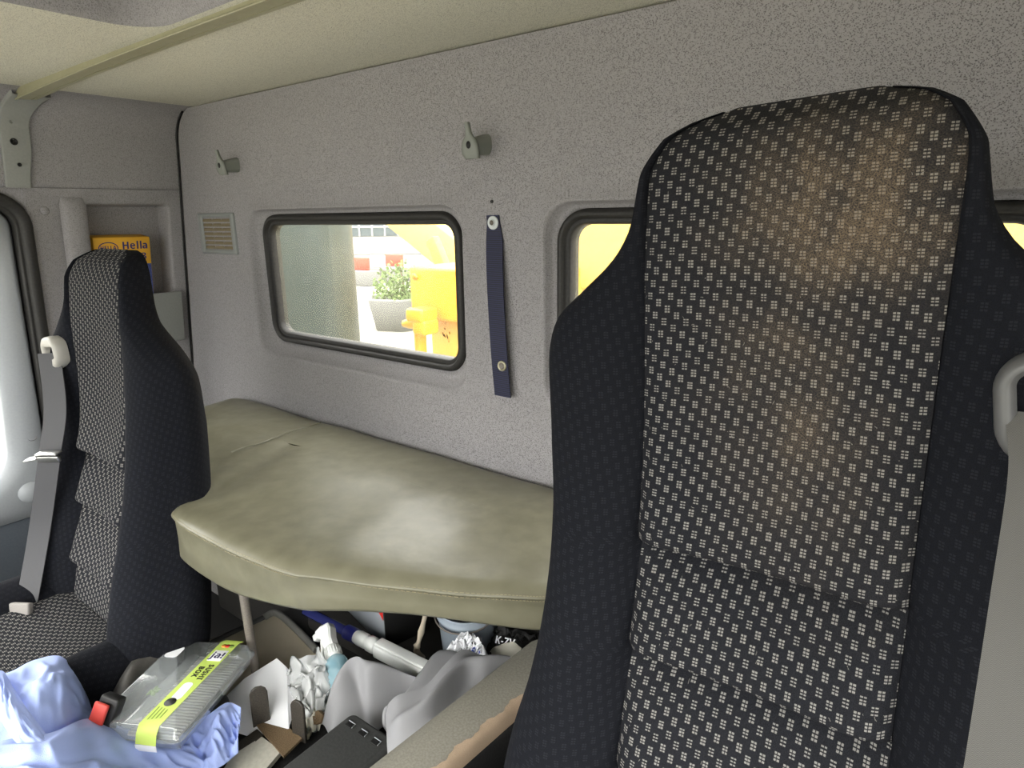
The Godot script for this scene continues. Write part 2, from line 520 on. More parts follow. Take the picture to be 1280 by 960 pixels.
func build_side(s: float) -> void:
	var left := s < 0
	var w := structure("wall_left" if left else "wall_right", "grey pebbled side lining with storage niche and door pillar" if left else "grey pebbled side lining beside the large seat")
	var f := func(p: Vector2, d: float) -> Vector3: return Vector3((wall_x(p.y) + d) * -s, p.y, p.x)
	var g := func(p: Vector2, d: float) -> Vector3: return Vector3((wall_x(p.y) + d) * -s, p.y, -p.x) # mirrored loop, seen from inside
	# upper lining with the cove, from the joint to the roof
	var st := begin()
	var rows := []
	var prof := []
	for k in 25:
		var y := lerpf(WT + 0.002, ROOF, sin(PI / 2 * k / 24.0))
		prof.append(Vector2(inner_x(y) * -s, y))
	prof.push_front(Vector2((wall_x(WT) - 0.006) * -s, WT + 0.0005))
	for p in prof:
		var r := PackedVector3Array([Vector3(p.x, p.y, -0.03), Vector3(p.x, p.y, 0.2), Vector3(p.x, p.y, 1.56)])
		if left: r.reverse()
		rows.append(r)
	add_rows(st, rows, [], 1)
	part(w, "upper_lining", done(st), M.lining)
	# lower lining between the rear wall and the door, with the niche
	st = begin()
	var zd := 0.350
	var door := rrect(-1.28, -zd, 0.12, 1.262, 0.075)        # door aperture, z mirrored so that the loop is seen from inside
	if left:
		var niche := rrect(-0.230, -0.034, 0.86, 1.236, 0.012, 6)
		var outer := to_rect(niche, -zd, 0.03, 0.0, WT)
		add_loops(st, [outer, grown(niche, 0.006), grown(niche, 0.002), niche, grown(niche, -0.001), grown(niche, -0.004)], [0, 0, -0.0015, -0.006, -0.02, -0.055], g, 1)
		add_cap(st, grown(niche, -0.004), -0.055, g, true, 3)
	else:
		flat_patch(st, f, -0.03, zd, 0.0, WT, true)
	# rest of the lining round the door aperture
	var outer2 := to_rect(door, -1.56, -zd, 0.0, WT)
	if left: add_loops(st, [outer2, door, door], [0, 0, -0.05], g, 1)
	else:
		var gg := func(p: Vector2, d: float) -> Vector3: return Vector3(-(wall_x(p.y) + d), p.y, -p.x)
		add_loops(st, [door, door, outer2], [-0.05, 0, 0], gg, 1)
	part(w, "lower_lining", done(st), M.lining)
	# outside skin so that the lining has thickness
	st = begin()
	add_loops(st, [door, to_rect(door, -1.6, 0.05, -0.3, 1.55)], [-0.06, -0.06], g, 1)
	part(w, "outer_skin", done(st), M.paint)
	# rubber door seal
	var seal := begin()
	var sd := rrect(-1.268, -zd - 0.004, 0.13, 1.255, 0.07)
	add_loops(seal, [grown(sd, 0.010), grown(sd, 0.010), grown(sd, 0.005), grown(sd, -0.004), grown(sd, -0.012), grown(sd, -0.014), grown(sd, -0.0155), grown(sd, -0.019), grown(sd, -0.022), grown(sd, -0.022)], [-0.01, 0.005, 0.011, 0.012, 0.006, 0.0, -0.001, 0.001, -0.004, -0.058], g, 1)
	part(w, "door_seal", done(seal), M.rubber)
	# the door with its window
	var d := structure("door_1" if left else "door_2", "light grey door trim with window behind the small seat" if left else "light grey door swung open beside the large seat")
	var dl := grown(sd, -0.0225)
	var glass := rrect(-1.15, -0.455, 0.555, 1.19, 0.10)
	# the window's rear edge leans with the pillar
	for k in glass.size():
		glass[k].x += 0.02 * clampf((glass[k].y - 0.7) / 0.4, 0, 1) * (1.0 if glass[k].x > -0.8 else -0.4)
	var sill := 0.447
	st = begin()
	var dtop := PackedVector2Array()
	for p in dl: dtop.append(Vector2(p.x, maxf(p.y, sill + 0.001)))
	add_loops(st, [grown(dtop, 0.004), dtop, grown(dtop, -0.006), grown(glass, 0.045), grown(glass, 0.028), grown(glass, 0.012), grown(glass, 0.003), glass, glass], [-0.055, -0.035, -0.022, -0.020, -0.023, -0.034, -0.040, -0.046, -0.062], g, 1)
	part(d, "upper_trim", done(st), M.doortrim)
	st = begin()
	flat_patch(st, f, 0.355, 1.275, 0.10, sill + 0.03, not left, -0.030)
	part(d, "lower_panel", done(st), M.doordark)
	st = begin()
	add_cap(st, grown(glass, 0.004), -0.058, g, true)
	part(d, "pane", done(st), M.clearglass)
	var pull := part(d, "screw_cap", lathe(PackedVector2Array([Vector2(0.010, 0), Vector2(0.0095, 0.002), Vector2(0.006, 0.003), Vector2(0.005, 0.0015), Vector2(0, 0.0015)]), 16), M.steel)
	pull.position = f.call(Vector2(0.405, 0.672), -0.020)
	pull.rotation.z = -PI / 2 * -s * -1.0
	if not left:          # this door stands open, swung out on its front hinges
		var hinge := Vector3(1.13, 0, 1.29)
		d.transform = Transform3D(Basis(), hinge) * Transform3D(Basis(Vector3.UP, -1.25), Vector3.ZERO) * Transform3D(Basis(), -hinge)
		return
	var catch_pts := PackedVector2Array([Vector2(0.030, 0), Vector2(0.029, 0.006), Vector2(0.022, 0.012), Vector2(0.010, 0.016), Vector2(0, 0.017)])
	var knob := part(d, "round_knob", lathe(catch_pts, 28), M.doortrim)
	knob.position = f.call(Vector2(0.425, 0.525), -0.024)
	knob.rotation.z = -PI / 2
	# padded column that hides the belt anchor
	var col := begin()
	rows = []
	for k in 30:
		var t := k / 29.0
		var y := lerpf(0.70, 1.252, t)
		var cap := smoothstep(0.0, 0.02, 1.252 - y)
		var r := PackedVector3Array()
		for q in 15:
			var a := PI * q / 14.0
			var h := pow(sin(a), 0.45) * 0.024 * lerpf(0.15, 1.0, sqrt(cap))
			r.append(Vector3(wall_x(y) - 0.002 + h, y, 0.258 + cos(a) * 0.027 * lerpf(0.85, 1.0, cap)))
		rows.append(r)
	add_rows(col, rows)
	part(w, "padded_column", done(col), M.lining)
	var button := part(w, "round_cap", lathe(PackedVector2Array([Vector2(0.0095, 0), Vector2(0.0095, 0.0015), Vector2(0.008, 0.0025), Vector2(0, 0.003)]), 24), M.lining)
	button.position = f.call(Vector2(0.315, 1.222), 0.0); button.rotation.z = -PI / 2
	# plain plastic plate that closes the lower part of the niche
	var flap := plate(rrect(-0.233, -0.020, 0.878, 1.018, 0.004, 4), 0.006, 0.0012)
	var fl := part(w, "niche_plate", flap, M.plastic, Vector3.ZERO, "smooth plain grey plastic plate")
	fl.transform = Transform3D(Basis(Vector3(0, 0, -1), Vector3(0.154, 1, 0).normalized(), Vector3(1, -0.154, 0).normalized()), Vector3(wall_x(0.0) + 0.010, 0, 0))

func build_roof() -> void:
	var c := structure("ceiling", "pale pebbled roof lining with a recessed hatch, its shade painted by darker grey lining")
	var f := func(p: Vector2, d: float) -> Vector3: return Vector3(p.x, ROOF + d, p.y)
	var e := -inner_x(ROOF)
	var hatch := rrect(-0.375, 0.375, 0.362, 1.05, 0.06)
	var st := begin()
	# the hatch recess is a soft-edged well
	add_loops(st, [to_rect(hatch, -e, e, -0.03, 1.56), grown(hatch, 0.012), grown(hatch, 0.004)], [0, 0, 0.002], f, 1)
	part(c, "roof_lining", done(st), M.roof)
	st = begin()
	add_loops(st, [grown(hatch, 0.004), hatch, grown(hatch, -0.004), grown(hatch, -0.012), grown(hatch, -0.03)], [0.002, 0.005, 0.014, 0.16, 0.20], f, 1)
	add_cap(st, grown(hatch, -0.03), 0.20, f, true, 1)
	part(c, "hatch_recess", done(st), M.lining)  # grey wall lining instead of the roof fabric paints the shade of the recess
	part(c, "outer_skin", box(Vector3(2.3, 0.01, 1.66), 0.003), M.paint, Vector3(0, ROOF + 0.23, 0.76))
	# cross rail
	var t := structure("trim_1", "pale cross rail over the roof lining")
	st = begin()
	var rail := []
	var xs := PackedFloat32Array()
	for k in 13: xs.append(lerpf(-e - 0.05, e + 0.05, k / 12.0))
	var bowed := func(x: float) -> float: return -0.0 - 0.012 * pow(absf(x) / e, 3.0)
	for q in [[0.3125, 0.002], [0.3125, -0.0035], [0.3140, -0.005], [0.3225, -0.0052], [0.3230, -0.0015], [0.3245, -0.0015], [0.3250, -0.0056], [0.3445, -0.0058], [0.3465, -0.0075], [0.3490, -0.0075], [0.3500, -0.005], [0.3500, 0.002]]:
		var r := PackedVector3Array()
		for x in xs: r.append(Vector3(x, ROOF + q[1] + bowed.call(x) * (1.0 if q[1] < 0.0 else 0.0), q[0]))
		rail.append(r)
	for k in rail.size() - 1: add_rows(st, [rail[k], rail[k + 1]], [], 1 + k % 5)
	part(t, "rail", done(st), M.rail)
	var lip := PackedVector3Array()
	for x in xs: lip.append(Vector3(x, ROOF - 0.0065 + bowed.call(x), 0.3505))
	part(t, "rail_lip", tube(lip, 0.0017, 8), M.rail)
	# pillar cover with its three holes
	t = structure("trim_2", "smooth grey plastic cover on the door pillar")
	st = begin()
	var rows := []
	for k in 29:
		var u := k / 28.0
		var y := lerpf(WT + 0.001, ROOF - 0.004, u)
		var flare := 0.035 * pow(clampf((u - 0.62) / 0.38, 0, 1), 2.2)
		var z0 := lerpf(0.337, 0.325, smoothstep(0.0, 0.5, u)) - flare
		var z1 := lerpf(0.383, 0.378, u) - 0.018 * pow(clampf((u - 0.7) / 0.3, 0, 1), 2.0)
		var x := inner_x(y)
		var n := Vector3(1, -0.154, 0).normalized().lerp(Vector3(0, -1, 0), clampf((y - 1.39) / 0.08, 0, 1)).normalized()
		var r := PackedVector3Array()
		for q in [[0.0, -0.002], [0.0, 0.006], [0.002, 0.008], [0.05, 0.0085], [0.95, 0.0085], [0.998, 0.008], [1.0, 0.006], [1.0, -0.002]]:
			r.append(Vector3(x, y, lerpf(z1, z0, q[0])) + n * q[1])
		rows.append(r)
	add_rows(st, rows)
	part(t, "cover", done(st), M.plastic)
	for q in [[0.358, 1.406, 0.0028, "stud"], [0.358, 1.367, 0.0055, "screw_hole"], [0.354, 1.320, 0.0032, "screw_hole"]]:
		var cy := lathe(PackedVector2Array([Vector2(q[2] * 1.35, 0), Vector2(q[2] * 1.3, 0.0008), Vector2(q[2], 0.0008), Vector2(q[2] * 0.9, -0.0022), Vector2(0, -0.0025)]), 16)
		var hole := part(t, q[3], cy, M.black if q[3] == "screw_hole" else M.plastic)
		hole.position = Vector3(wall_x(q[1]) + 0.0115, q[1], q[0]); hole.rotation.z = -PI / 2

func build_floor() -> void:
	var fl := structure("floor", "dark rubber cab floor with raised carpeted engine tunnel")
	part(fl, "floor_plate", box(Vector3(2.7, 0.04, 1.64), 0.004), M.dark, Vector3(0, -0.02, 0.76))
	var st := begin()
	add_box(st, Vector3(0.74, 0.40, 1.36), 0.03, Transform3D(Basis(), Vector3(-0.07, 0.195, 0.86)), true)
	part(fl, "engine_tunnel", done(st), M.dark)
	st = begin()
	add_box(st, Vector3(0.15, 0.06, 0.28), 0.012, Transform3D(Basis(), Vector3(-0.275, 0.425, 0.61)), true)
	part(fl, "low_console", done(st), M.dark)
	st = begin()
	add_box(st, Vector3(2.3, 0.64, 0.03), 0.01, Transform3D(Basis(), Vector3(0, 0.32, 0.018)))
	part(fl, "rear_carpet", done(st), M.carpet)

func build_front() -> void:
	var w := structure("wall_front", "front of the cab with the windscreen opening")
	var f := func(p: Vector2, d: float) -> Vector3: return Vector3(-p.x, p.y, 1.42 + d)
	var loop := rrect(-1.06, 1.06, 0.55, 1.44, 0.09)
	var st := begin()
	add_loops(st, [to_rect(loop, -1.3, 1.3, -0.2, 1.56), loop, loop, to_rect(loop, -1.3, 1.3, -0.2, 1.56)], [0, 0, 0.05, 0.05], f, 1)
	part(w, "front_panel", done(st), M.doordark)
	var win := structure("window_3", "windscreen of the cab")
	st = begin()
	add_cap(st, grown(loop, 0.004), 0.03, f, true)
	part(win, "pane", done(st), M.clearglass)

# ---------- seats ----------
const SEAT_W := [[-0.06, 0.205], [-0.03, 0.235], [0.02, 0.252], [0.09, 0.246], [0.17, 0.226], [0.25, 0.217], [0.34, 0.217], [0.42, 0.224], [0.49, 0.228], [0.525, 0.216], [0.555, 0.180], [0.582, 0.147], [0.608, 0.130], [0.655, 0.121], [0.68, 0.106], [0.693, 0.086], [0.70, 0.058]]
const SEAT_P := [[-0.06, 0.106], [0.2, 0.107], [0.4, 0.108], [0.52, 0.110], [0.60, 0.112], [0.655, 0.112], [0.68, 0.099], [0.693, 0.081], [0.70, 0.055]]
const SEAT_Z := [[-0.06, 0.088], [0.03, 0.082], [0.14, 0.060], [0.26, 0.030], [0.35, 0.014], [0.46, 0.004], [0.58, 0.0], [0.65, -0.008], [0.68, -0.022], [0.70, -0.048]]
const SEAT_T := [[-0.06, 0.10], [0.0, 0.125], [0.15, 0.125], [0.40, 0.105], [0.49, 0.092], [0.54, 0.074], [0.58, 0.058], [0.65, 0.050], [0.68, 0.040], [0.70, 0.018]]
const SEAT_B := [[-0.06, 0.03], [0.05, 0.05], [0.2, 0.042], [0.4, 0.030], [0.5, 0.022], [0.56, 0.010], [0.61, 0.003], [0.70, 0.0]]
const FOLDS := [0.325, 0.225, 0.112]
func seat_rows() -> PackedFloat32Array:
	var v := PackedFloat32Array()
	var y := -0.06
	while y < 0.70:
		v.append(y)
		var near := 1.0
		for f in FOLDS: near = minf(near, absf(y - f))
		y += 0.0016 if near < 0.014 else (0.006 if y < 0.66 else 0.003)
	v.append(0.70)
	return v
func puff(v: float) -> float:           # the padded segments between the sewn folds
	var top := 0.70
	for f in FOLDS:
		if v >= f:
			var up: float = v - f
			var z := 0.029 * (1.0 - exp(-up / 0.0045)) * exp(-up / 0.06) - 0.012 * exp(-up / 0.0012)
			if top < 0.69: z -= 0.034 * exp(-(top - v) / 0.018)
			return z
		top = f
	return -0.034 * exp(-(top - v) / 0.018) + 0.006
func seat_front(v: float, x: float) -> float:
	var p := curve1(SEAT_P, v)
	var q := clampf(absf(x) / p, 0, 1)
	return curve1(SEAT_Z, v) + puff(v) * (1.0 - pow(q, 8.0) * 0.75) + 0.010 * (q * q - 0.5) * smoothstep(0.66, 0.5, v) - 0.005 * pow(q, 16.0)
func make_backrest(root: Node3D, panel: Material, plain: Material) -> void:
	var vs := seat_rows()
	var rows := []
	var uvs := []
	for v in vs:
		var r := PackedVector3Array()
		var t := PackedVector2Array()
		var p := curve1(SEAT_P, v)
		for i in 29:
			var x := p * (i / 14.0 - 1.0)
			r.append(Vector3(x, v, seat_front(v, x)))
			t.append(Vector2(x + 0.15, 0.72 - v))
		rows.append(r); uvs.append(t)
	var mesh := rows_mesh(rows, uvs)
	part(root, "backrest_panel", mesh, panel, Vector3.ZERO, "dark woven panel with light square dash clusters and sewn folds")
	for s in [-1.0, 1.0]:
		rows = []; uvs = []
		var y := -0.06
		while y < 0.7005:
			var v := minf(y, 0.70)
			var p := curve1(SEAT_P, v)
			var w := maxf(curve1(SEAT_W, v), p + 0.004)
			var z := curve1(SEAT_Z, v)
			var th := curve1(SEAT_T, v)
			var bu := curve1(SEAT_B, v)
			var d := w - p
			var e := seat_front(v, p)
			var k := th / 0.13
			var c := [Vector3(p - 0.001, v, e - 0.003), Vector3(p + 0.14 * d, v, z + bu * 0.45 + 0.004 * k), Vector3(p + 0.45 * d, v, z + bu), Vector3(p + 0.78 * d, v, z + bu * 0.72 - 0.006 * k), Vector3(w - 0.03 * d, v, z - 0.030 * k), Vector3(w, v, z - 0.06 * k), Vector3(w - 0.12 * d, v, z - 0.090 * k), Vector3(p + 0.45 * d, v, z - th * 0.97), Vector3(p * 0.6, v, z - th), Vector3(-0.001, v, z - th)]
			var line := spline(c, 5)
			var r := PackedVector3Array()
			var t := PackedVector2Array()
			var run := 0.0
			for i in line.size():
				if i > 0: run += line[i].distance_to(line[i - 1])
				r.append(Vector3(line[i].x * s, line[i].y, line[i].z))
				t.append(Vector2(run, -v))
			if s < 0:
				r.reverse(); t.reverse()
			rows.append(r); uvs.append(t)
			y += 0.008 if y < 0.64 else 0.003
		part(root, "side_bolster", rows_mesh(rows, uvs), plain)
	# close the gap over the top and under the bottom
	for e in [[0.70, 0.055], [-0.06, 0.205]]:
		var z := curve1(SEAT_Z, e[0])
		var th := curve1(SEAT_T, e[0])
		part(root, "end_cap", box(Vector3(e[1] * 1.8, 0.012, th * 0.8), 0.005, true), plain, Vector3(0, e[0] - signf(e[0]) * 0.0075, z - th / 2))
func make_cushion(root: Node3D, panel: Material, plain: Material, y0: float, z0: float) -> void:
	# seat cushion: patterned middle, dark raised sides
	var rows := []
	var uvs := []
	for j in 41:
		var t := j / 40.0
		var z := z0 + 0.02 + 0.47 * t
		var yy := y0 + 0.02 * t - 0.06 * pow(clampf((t - 0.86) / 0.14, 0, 1), 2.0)
		var r := PackedVector3Array()
		var u := PackedVector2Array()
		for i in 21:
			var x := 0.128 * (i / 10.0 - 1.0)
			var q := absf(x) / 0.128
			r.append(Vector3(x, yy + 0.008 * q * q - 0.004 * pow(q, 14.0), z))
			u.append(Vector2(x + 0.15, 0.72 - 0.15 - t * 0.47))
		r.reverse(); u.reverse()
		rows.append(r); uvs.append(u)
	part(root, "cushion_panel", rows_mesh(rows, uvs), panel)
	for s in [-1.0, 1.0]:
		rows = []; uvs = []
		for j in 41:
			var t := j / 40.0
			var e := pow(absf(2.0 * t - 1.0), 10.0)
			var z := z0 - 0.03 + 0.54 * t
			var yy := y0 + 0.02 * t - 0.05 * e
			var up := 0.040 * (1.0 - e)
			var c := [Vector3(0.126, yy + 0.003, z), Vector3(0.140, yy + up * 0.55, z), Vector3(0.180, yy + up, z), Vector3(0.212, yy + up * 0.5, z), Vector3(0.230, yy - 0.04, z), Vector3(0.228, yy - 0.09, z), Vector3(0.20, yy - 0.12, z), Vector3(0.0, yy - 0.12, z)]
			var line := spline(c, 4)
			var r := PackedVector3Array()
			var u := PackedVector2Array()
			var run := 0.0
			for i in line.size():
				if i > 0: run += line[i].distance_to(line[i - 1])
				r.append(Vector3(line[i].x * s, line[i].y, line[i].z)); u.append(Vector2(run, z))
			if s > 0:
				r.reverse(); u.reverse()
			rows.append(r); uvs.append(u)
		part(root, "cushion_bolster", rows_mesh(rows, uvs), plain)
	var st := begin()
	add_box(st, Vector3(0.42, 0.10, 0.50), 0.02, Transform3D(Basis(), Vector3(0, y0 - 0.16, z0 + 0.24)), true)
	part(root, "seat_base", done(st), M.dark)
	st = begin()
	add_box(st, Vector3(0.34, maxf(y0 - 0.20, 0.05), 0.36), 0.02, Transform3D(Basis(), Vector3(0, -root.position.y + (root.position.y + y0 - 0.20) / 2.0 + 0.0, z0 + 0.26)), true) if y0 + root.position.y - 0.2 > 0.05 else null
	part(root, "pedestal", done(st), M.dark)
func belt_guide(root: Node3D, x: float, v: float, z: float, turn: float, open := 0.010) -> Node3D:
	var st := begin()
	# rounded loop with a slot for the webbing
	var outer := rrect(-0.036, 0.036, -0.030, 0.030, 0.024, 8)
	var slot := rrect(-0.024, 0.024, -open, open, 0.008, 8)
	var f := func(p: Vector2, d: float) -> Vector3: return Vector3(p.x, p.y, d)
	add_loops(st, [slot, slot, grown(slot, 0.003), grown(outer, -0.006), grown(outer, -0.002), outer, grown(outer, 0.001), outer], [-0.012, 0.004, 0.008, 0.010, 0.008, 0.004, -0.004, -0.014], f, 1)
	var o := part(root, "belt_guide", done(st), M.guide, Vector3(x, v, z), "smooth grey plastic belt guide loop")
	o.rotation = Vector3(0, 0, turn)
	return o
func dirt_texture(px: PackedByteArray, n: int) -> ImageTexture:
	# the woven pattern of the large seat with the brown dirt that has rubbed into its head and shoulder part
	var w := 1024
	var h := 2048
	var tile := 14.0 * CELL
	var b := PackedByteArray()
	b.resize(w * h * 3)
	var fine := FastNoiseLite.new()
	fine.seed = 5; fine.frequency = 0.30; fine.fractal_octaves = 2
	var broad := FastNoiseLite.new()
	broad.seed = 9; broad.frequency = 0.006; broad.fractal_octaves = 4
	var r := RandomNumberGenerator.new()
	r.seed = 3
	for y in h:
		var my := y * 0.78 / h
		var ty := int(fposmod(my / tile, 1.0) * n) * n
		for x in w:
			var mx := x * 0.30 / w
			var at := (ty + int(fposmod(mx / tile, 1.0) * n)) * 3
			# patches: the head, and a smear down the middle
			var d1 := Vector2((mx - 0.192) / 0.085, (my - 0.105) / 0.075).length_squared()
			var d2 := Vector2((mx - 0.160 - (my - 0.2) * 0.15) / 0.065, (my - 0.245) / 0.12).length_squared()
			var s := maxf(0.95 * exp(-d1), 0.50 * exp(-d2))
			var o := (y * w + x) * 3
			var cr := px[at]
			var cg := px[at + 1]
			var cb := px[at + 2]
			if s > 0.03:
				s *= clampf(0.92 + broad.get_noise_2d(x, y) * 0.75, 0.2, 1.3)
				s *= clampf(0.80 + fine.get_noise_2d(x * 0.6, y) * 0.9 + r.randf_range(-0.3, 0.3), 0.05, 1.4)
				s = clampf(s * 0.80, 0, 0.8)
				cr = int(lerpf(cr, 122, s)); cg = int(lerpf(cg, 106, s)); cb = int(lerpf(cb, 86, s))
			b[o] = cr; b[o + 1] = cg; b[o + 2] = cb
	# lint: short pale fibres
	for k in 260:
		var x := r.randf() * w
		var y := r.randf() * h
		var a := r.randf() * TAU
		for i in r.randi_range(2, 9):
			x += cos(a) * 1.0; y += sin(a) * 1.0; a += r.randf_range(-0.4, 0.4)
			var o := (posmod(int(y), h) * w + posmod(int(x), w)) * 3
			b[o] = 150; b[o + 1] = 146; b[o + 2] = 138
	return from_bytes(w, h, b)
func build_seats() -> void:
	var px := weave_pixels(24, Color(0.128, 0.130, 0.144), Color(0.53, 0.52, 0.505), 2)
	var n := 14 * 24
	var tile := 14.0 * CELL
	M.weave = cloth(from_bytes(n, n, px), 0.95, Vector3(1.0 / tile, 1.0 / tile, 1))
	M.weave_dirty = cloth(dirt_texture(px, n), 0.95, Vector3(1.0 / 0.30, 1.0 / 0.78, 1))
	M.navy = cloth(from_bytes(14 * 16, 14 * 16, weave_pixels(16, Color(0.092, 0.096, 0.114), Color(0.138, 0.142, 0.160), 4)), 0.95, Vector3(1.0 / tile, 1.0 / tile, 1))
	M.guide = mat(Color(0.36, 0.36, 0.36), 0.45)
	M.guide_light = mat(Color(0.64, 0.63, 0.60), 0.45)
	M.webbing = webbing_mat(Color(0.40, 0.395, 0.385), Color(0.30, 0.295, 0.285))
	M.webbing_dark = webbing_mat(Color(0.31, 0.31, 0.32), Color(0.23, 0.23, 0.24))
	M.armrest = grained(Color(0.42, 0.41, 0.375), Color(0.52, 0.51, 0.47), 0.75, 8.0, 0.06, 0.15, 31)
	# far, lower seat
	var far := thing("truck_seat", "smaller dark seat by the door with a pale belt guide on its shoulder", "seat", Vector3(-0.57, 0.45, 0.44))
	far.rotation_degrees.y = 0.0
	make_backrest(far, M.weave, M.navy)
	make_cushion(far, M.weave, M.navy, 0.035, 0.065)
	var g := belt_guide(far, -0.152, 0.508, 0.024, 0.12)
	g.material_override = M.guide_light; g.set_meta("label", "pale plastic belt guide loop")
	# recliner hinge
	var st := begin()
	add_box(st, Vector3(0.02, 0.10, 0.05), 0.008, Transform3D(Basis(Vector3(1, 0, 0), 0.35), Vector3(-0.232, 0.03, 0.03)))
	part(far, "recliner_hinge", done(st), M.doortrim)
	# near, taller seat
	var near := thing("truck_seat", "large dirt-stained dark seat with a grey belt guide and worn armrest", "seat", Vector3(0.581, 0.585, 0.362))
	near.rotation_degrees.z = 2.6
	make_backrest(near, M.weave_dirty, M.navy)
	make_cushion(near, M.weave, M.navy, 0.035, 0.065)
	var gp := near.transform.affine_inverse() * at_z(1322, 514, 0.392)
	belt_guide(near, gp.x, gp.y, gp.z, -1.45, 0.019)
	# armrest with worn edge
	build_armrest(near)
func webbing_mat(a: Color, c: Color) -> StandardMaterial3D:
	var w := 64
	var b := PackedByteArray()
	b.resize(w * w * 3)
	var r := RandomNumberGenerator.new()
	r.seed = 8
	for y in w:
		for x in w:
			var t := 0.5 + 0.5 * sin(TAU * (x + (y if (x / 8) % 2 == 0 else -y)) / 8.0)
			var k := c.lerp(a, t) * r.randf_range(0.94, 1.06)
			var o := (y * w + x) * 3
			b[o] = int(clampf(k.r, 0, 1) * 255); b[o + 1] = int(clampf(k.g, 0, 1) * 255); b[o + 2] = int(clampf(k.b, 0, 1) * 255)
	var m := mat(Color.WHITE, 0.7)
	m.albedo_texture = from_bytes(w, w, b)
	m.uv1_scale = Vector3(120, 120, 1)
	return m
func build_armrest(near: Node3D) -> void:
	# padded bar running forward from the hinge on the seat side
	var p0 := near.transform.affine_inverse() * at_y(703, 796, 0.615)
	var p1 := near.transform.affine_inverse() * at_y(440, 1010, 0.605)
	var d := p1 - p0
	var st := begin()
	var rows := []
	for k in 25:
		var t := k / 24.0
		var c := p0 + d * t
		var hw := 0.038 * (1.0 if t > 0.05 else 0.8)
		var r := PackedVector3Array()
		for q in [[-1.0, -0.058], [-1.0, -0.03], [-0.97, -0.012], [-0.82, -0.003], [-0.5, 0.0], [0.45, 0.0], [0.75, -0.001], [0.93, -0.006], [1.0, -0.014]]:
			r.append(c + Vector3(q[0] * hw, q[1], 0))
		r.reverse()
		rows.append(r)
	add_rows(st, rows)
	part(near, "armrest", done(st), M.armrest, Vector3.ZERO, "dusty brown-grey armrest pad")
	st = begin()
	add_box(st, Vector3(0.070, 0.05, d.length()), 0.006, Transform3D(Basis(Vector3.UP, atan2(d.x, d.z)), (p0 + p1) / 2.0 + Vector3(0.004, -0.045, 0)))
	part(near, "armrest_core", done(st), M.dark, Vector3.ZERO, "dark plastic armrest core showing at the worn edge")
	# torn edge where pale foam shows
	st = begin()
	var a := PackedVector3Array()
	rows = []
	for k in 61:
		var t := lerpf(0.30, 0.98, k / 60.0)
		var c := p0 + d * t
		var j := 0.003 * sin(k * 0.55) + 0.0012 * sin(k * 1.9 + 1.0)
		var env := sin(PI * clampf((t - 0.30) / 0.68, 0, 1)) * 0.5 + 0.5
		rows.append(PackedVector3Array([c + Vector3(0.0392, -0.0185, 0), c + Vector3(0.0378, -0.0075, 0), c + Vector3(0.0345 - 0.002 * env + j * 0.5, 0.0003, 0), c + Vector3(0.0325 - 0.004 * env + j * 0.9, 0.0009, 0)]))
		rows[k].reverse()
	add_rows(st, rows)
	part(near, "worn_foam", done(st), M.foam, Vector3.ZERO, "pale foam showing through the torn cover")

func build_belts() -> void:
	# far belt: from the guide over the shoulder down to the seat base
	var fs := Vector3(-0.57, 0.45, 0.44)
	var b := thing("seat_belt", "grey belt webbing hanging in front of the smaller seat with a chrome tongue", "seat belt")
	var q := [fs + Vector3(-0.150, 0.508, 0.032), at_z(69, 510, 0.490), at_z(62, 570, 0.515), at_z(50, 660, 0.545), at_z(36, 740, 0.585), at_z(28, 775, 0.605)]
	var path := spline(q, 8)
	part(b, "webbing", band(path, PackedVector3Array([Vector3(0.8, 0.05, -0.6)]), 0.0215, 0.0016), M.webbing_dark)
	var st := begin()
	var tp := at_z(62, 570, 0.519)
	part(b, "tongue", tongue_mesh(), M.metal, tp, "chrome belt tongue")
	b.get_child(1).rotation_degrees = Vector3(12, 24, 6)
	part(b, "anchor_sleeve", box(Vector3(0.046, 0.034, 0.012), 0.003), M.sleeve, at_z(26, 765, 0.610), "scuffed grey anchor sleeve")
	b.get_child(2).rotation_degrees = Vector3(-20, 24, 6)
	# near belt
	b = thing("seat_belt", "wide grey belt webbing hanging in front of the large seat", "seat belt")
	q = [at_z(1316, 520, 0.396), at_z(1325, 600, 0.425), at_z(1306, 760, 0.47), at_z(1280, 960, 0.52), at_z(1255, 1150, 0.57)]
	part(b, "webbing", band(spline(q, 10), PackedVector3Array([Vector3(1, 0.05, 0.10)]), 0.0235, 0.0016), M.webbing)
func tongue_mesh() -> ArrayMesh:
	var st := begin()
	add_box(st, Vector3(0.052, 0.004, 0.016), 0.0019, Transform3D(Basis(), Vector3(0, 0.006, 0)))
	add_box(st, Vector3(0.052, 0.012, 0.006), 0.002, Transform3D(Basis(), Vector3(0, -0.004, 0.004)))
	add_box(st, Vector3(0.004, 0.014, 0.014), 0.0018, Transform3D(Basis(), Vector3(-0.025, 0.0, 0)))
	add_box(st, Vector3(0.034, 0.003, 0.016), 0.0014, Transform3D(Basis(Vector3.BACK, 0.12), Vector3(-0.042, -0.004, 0.002)))
	return done(st)

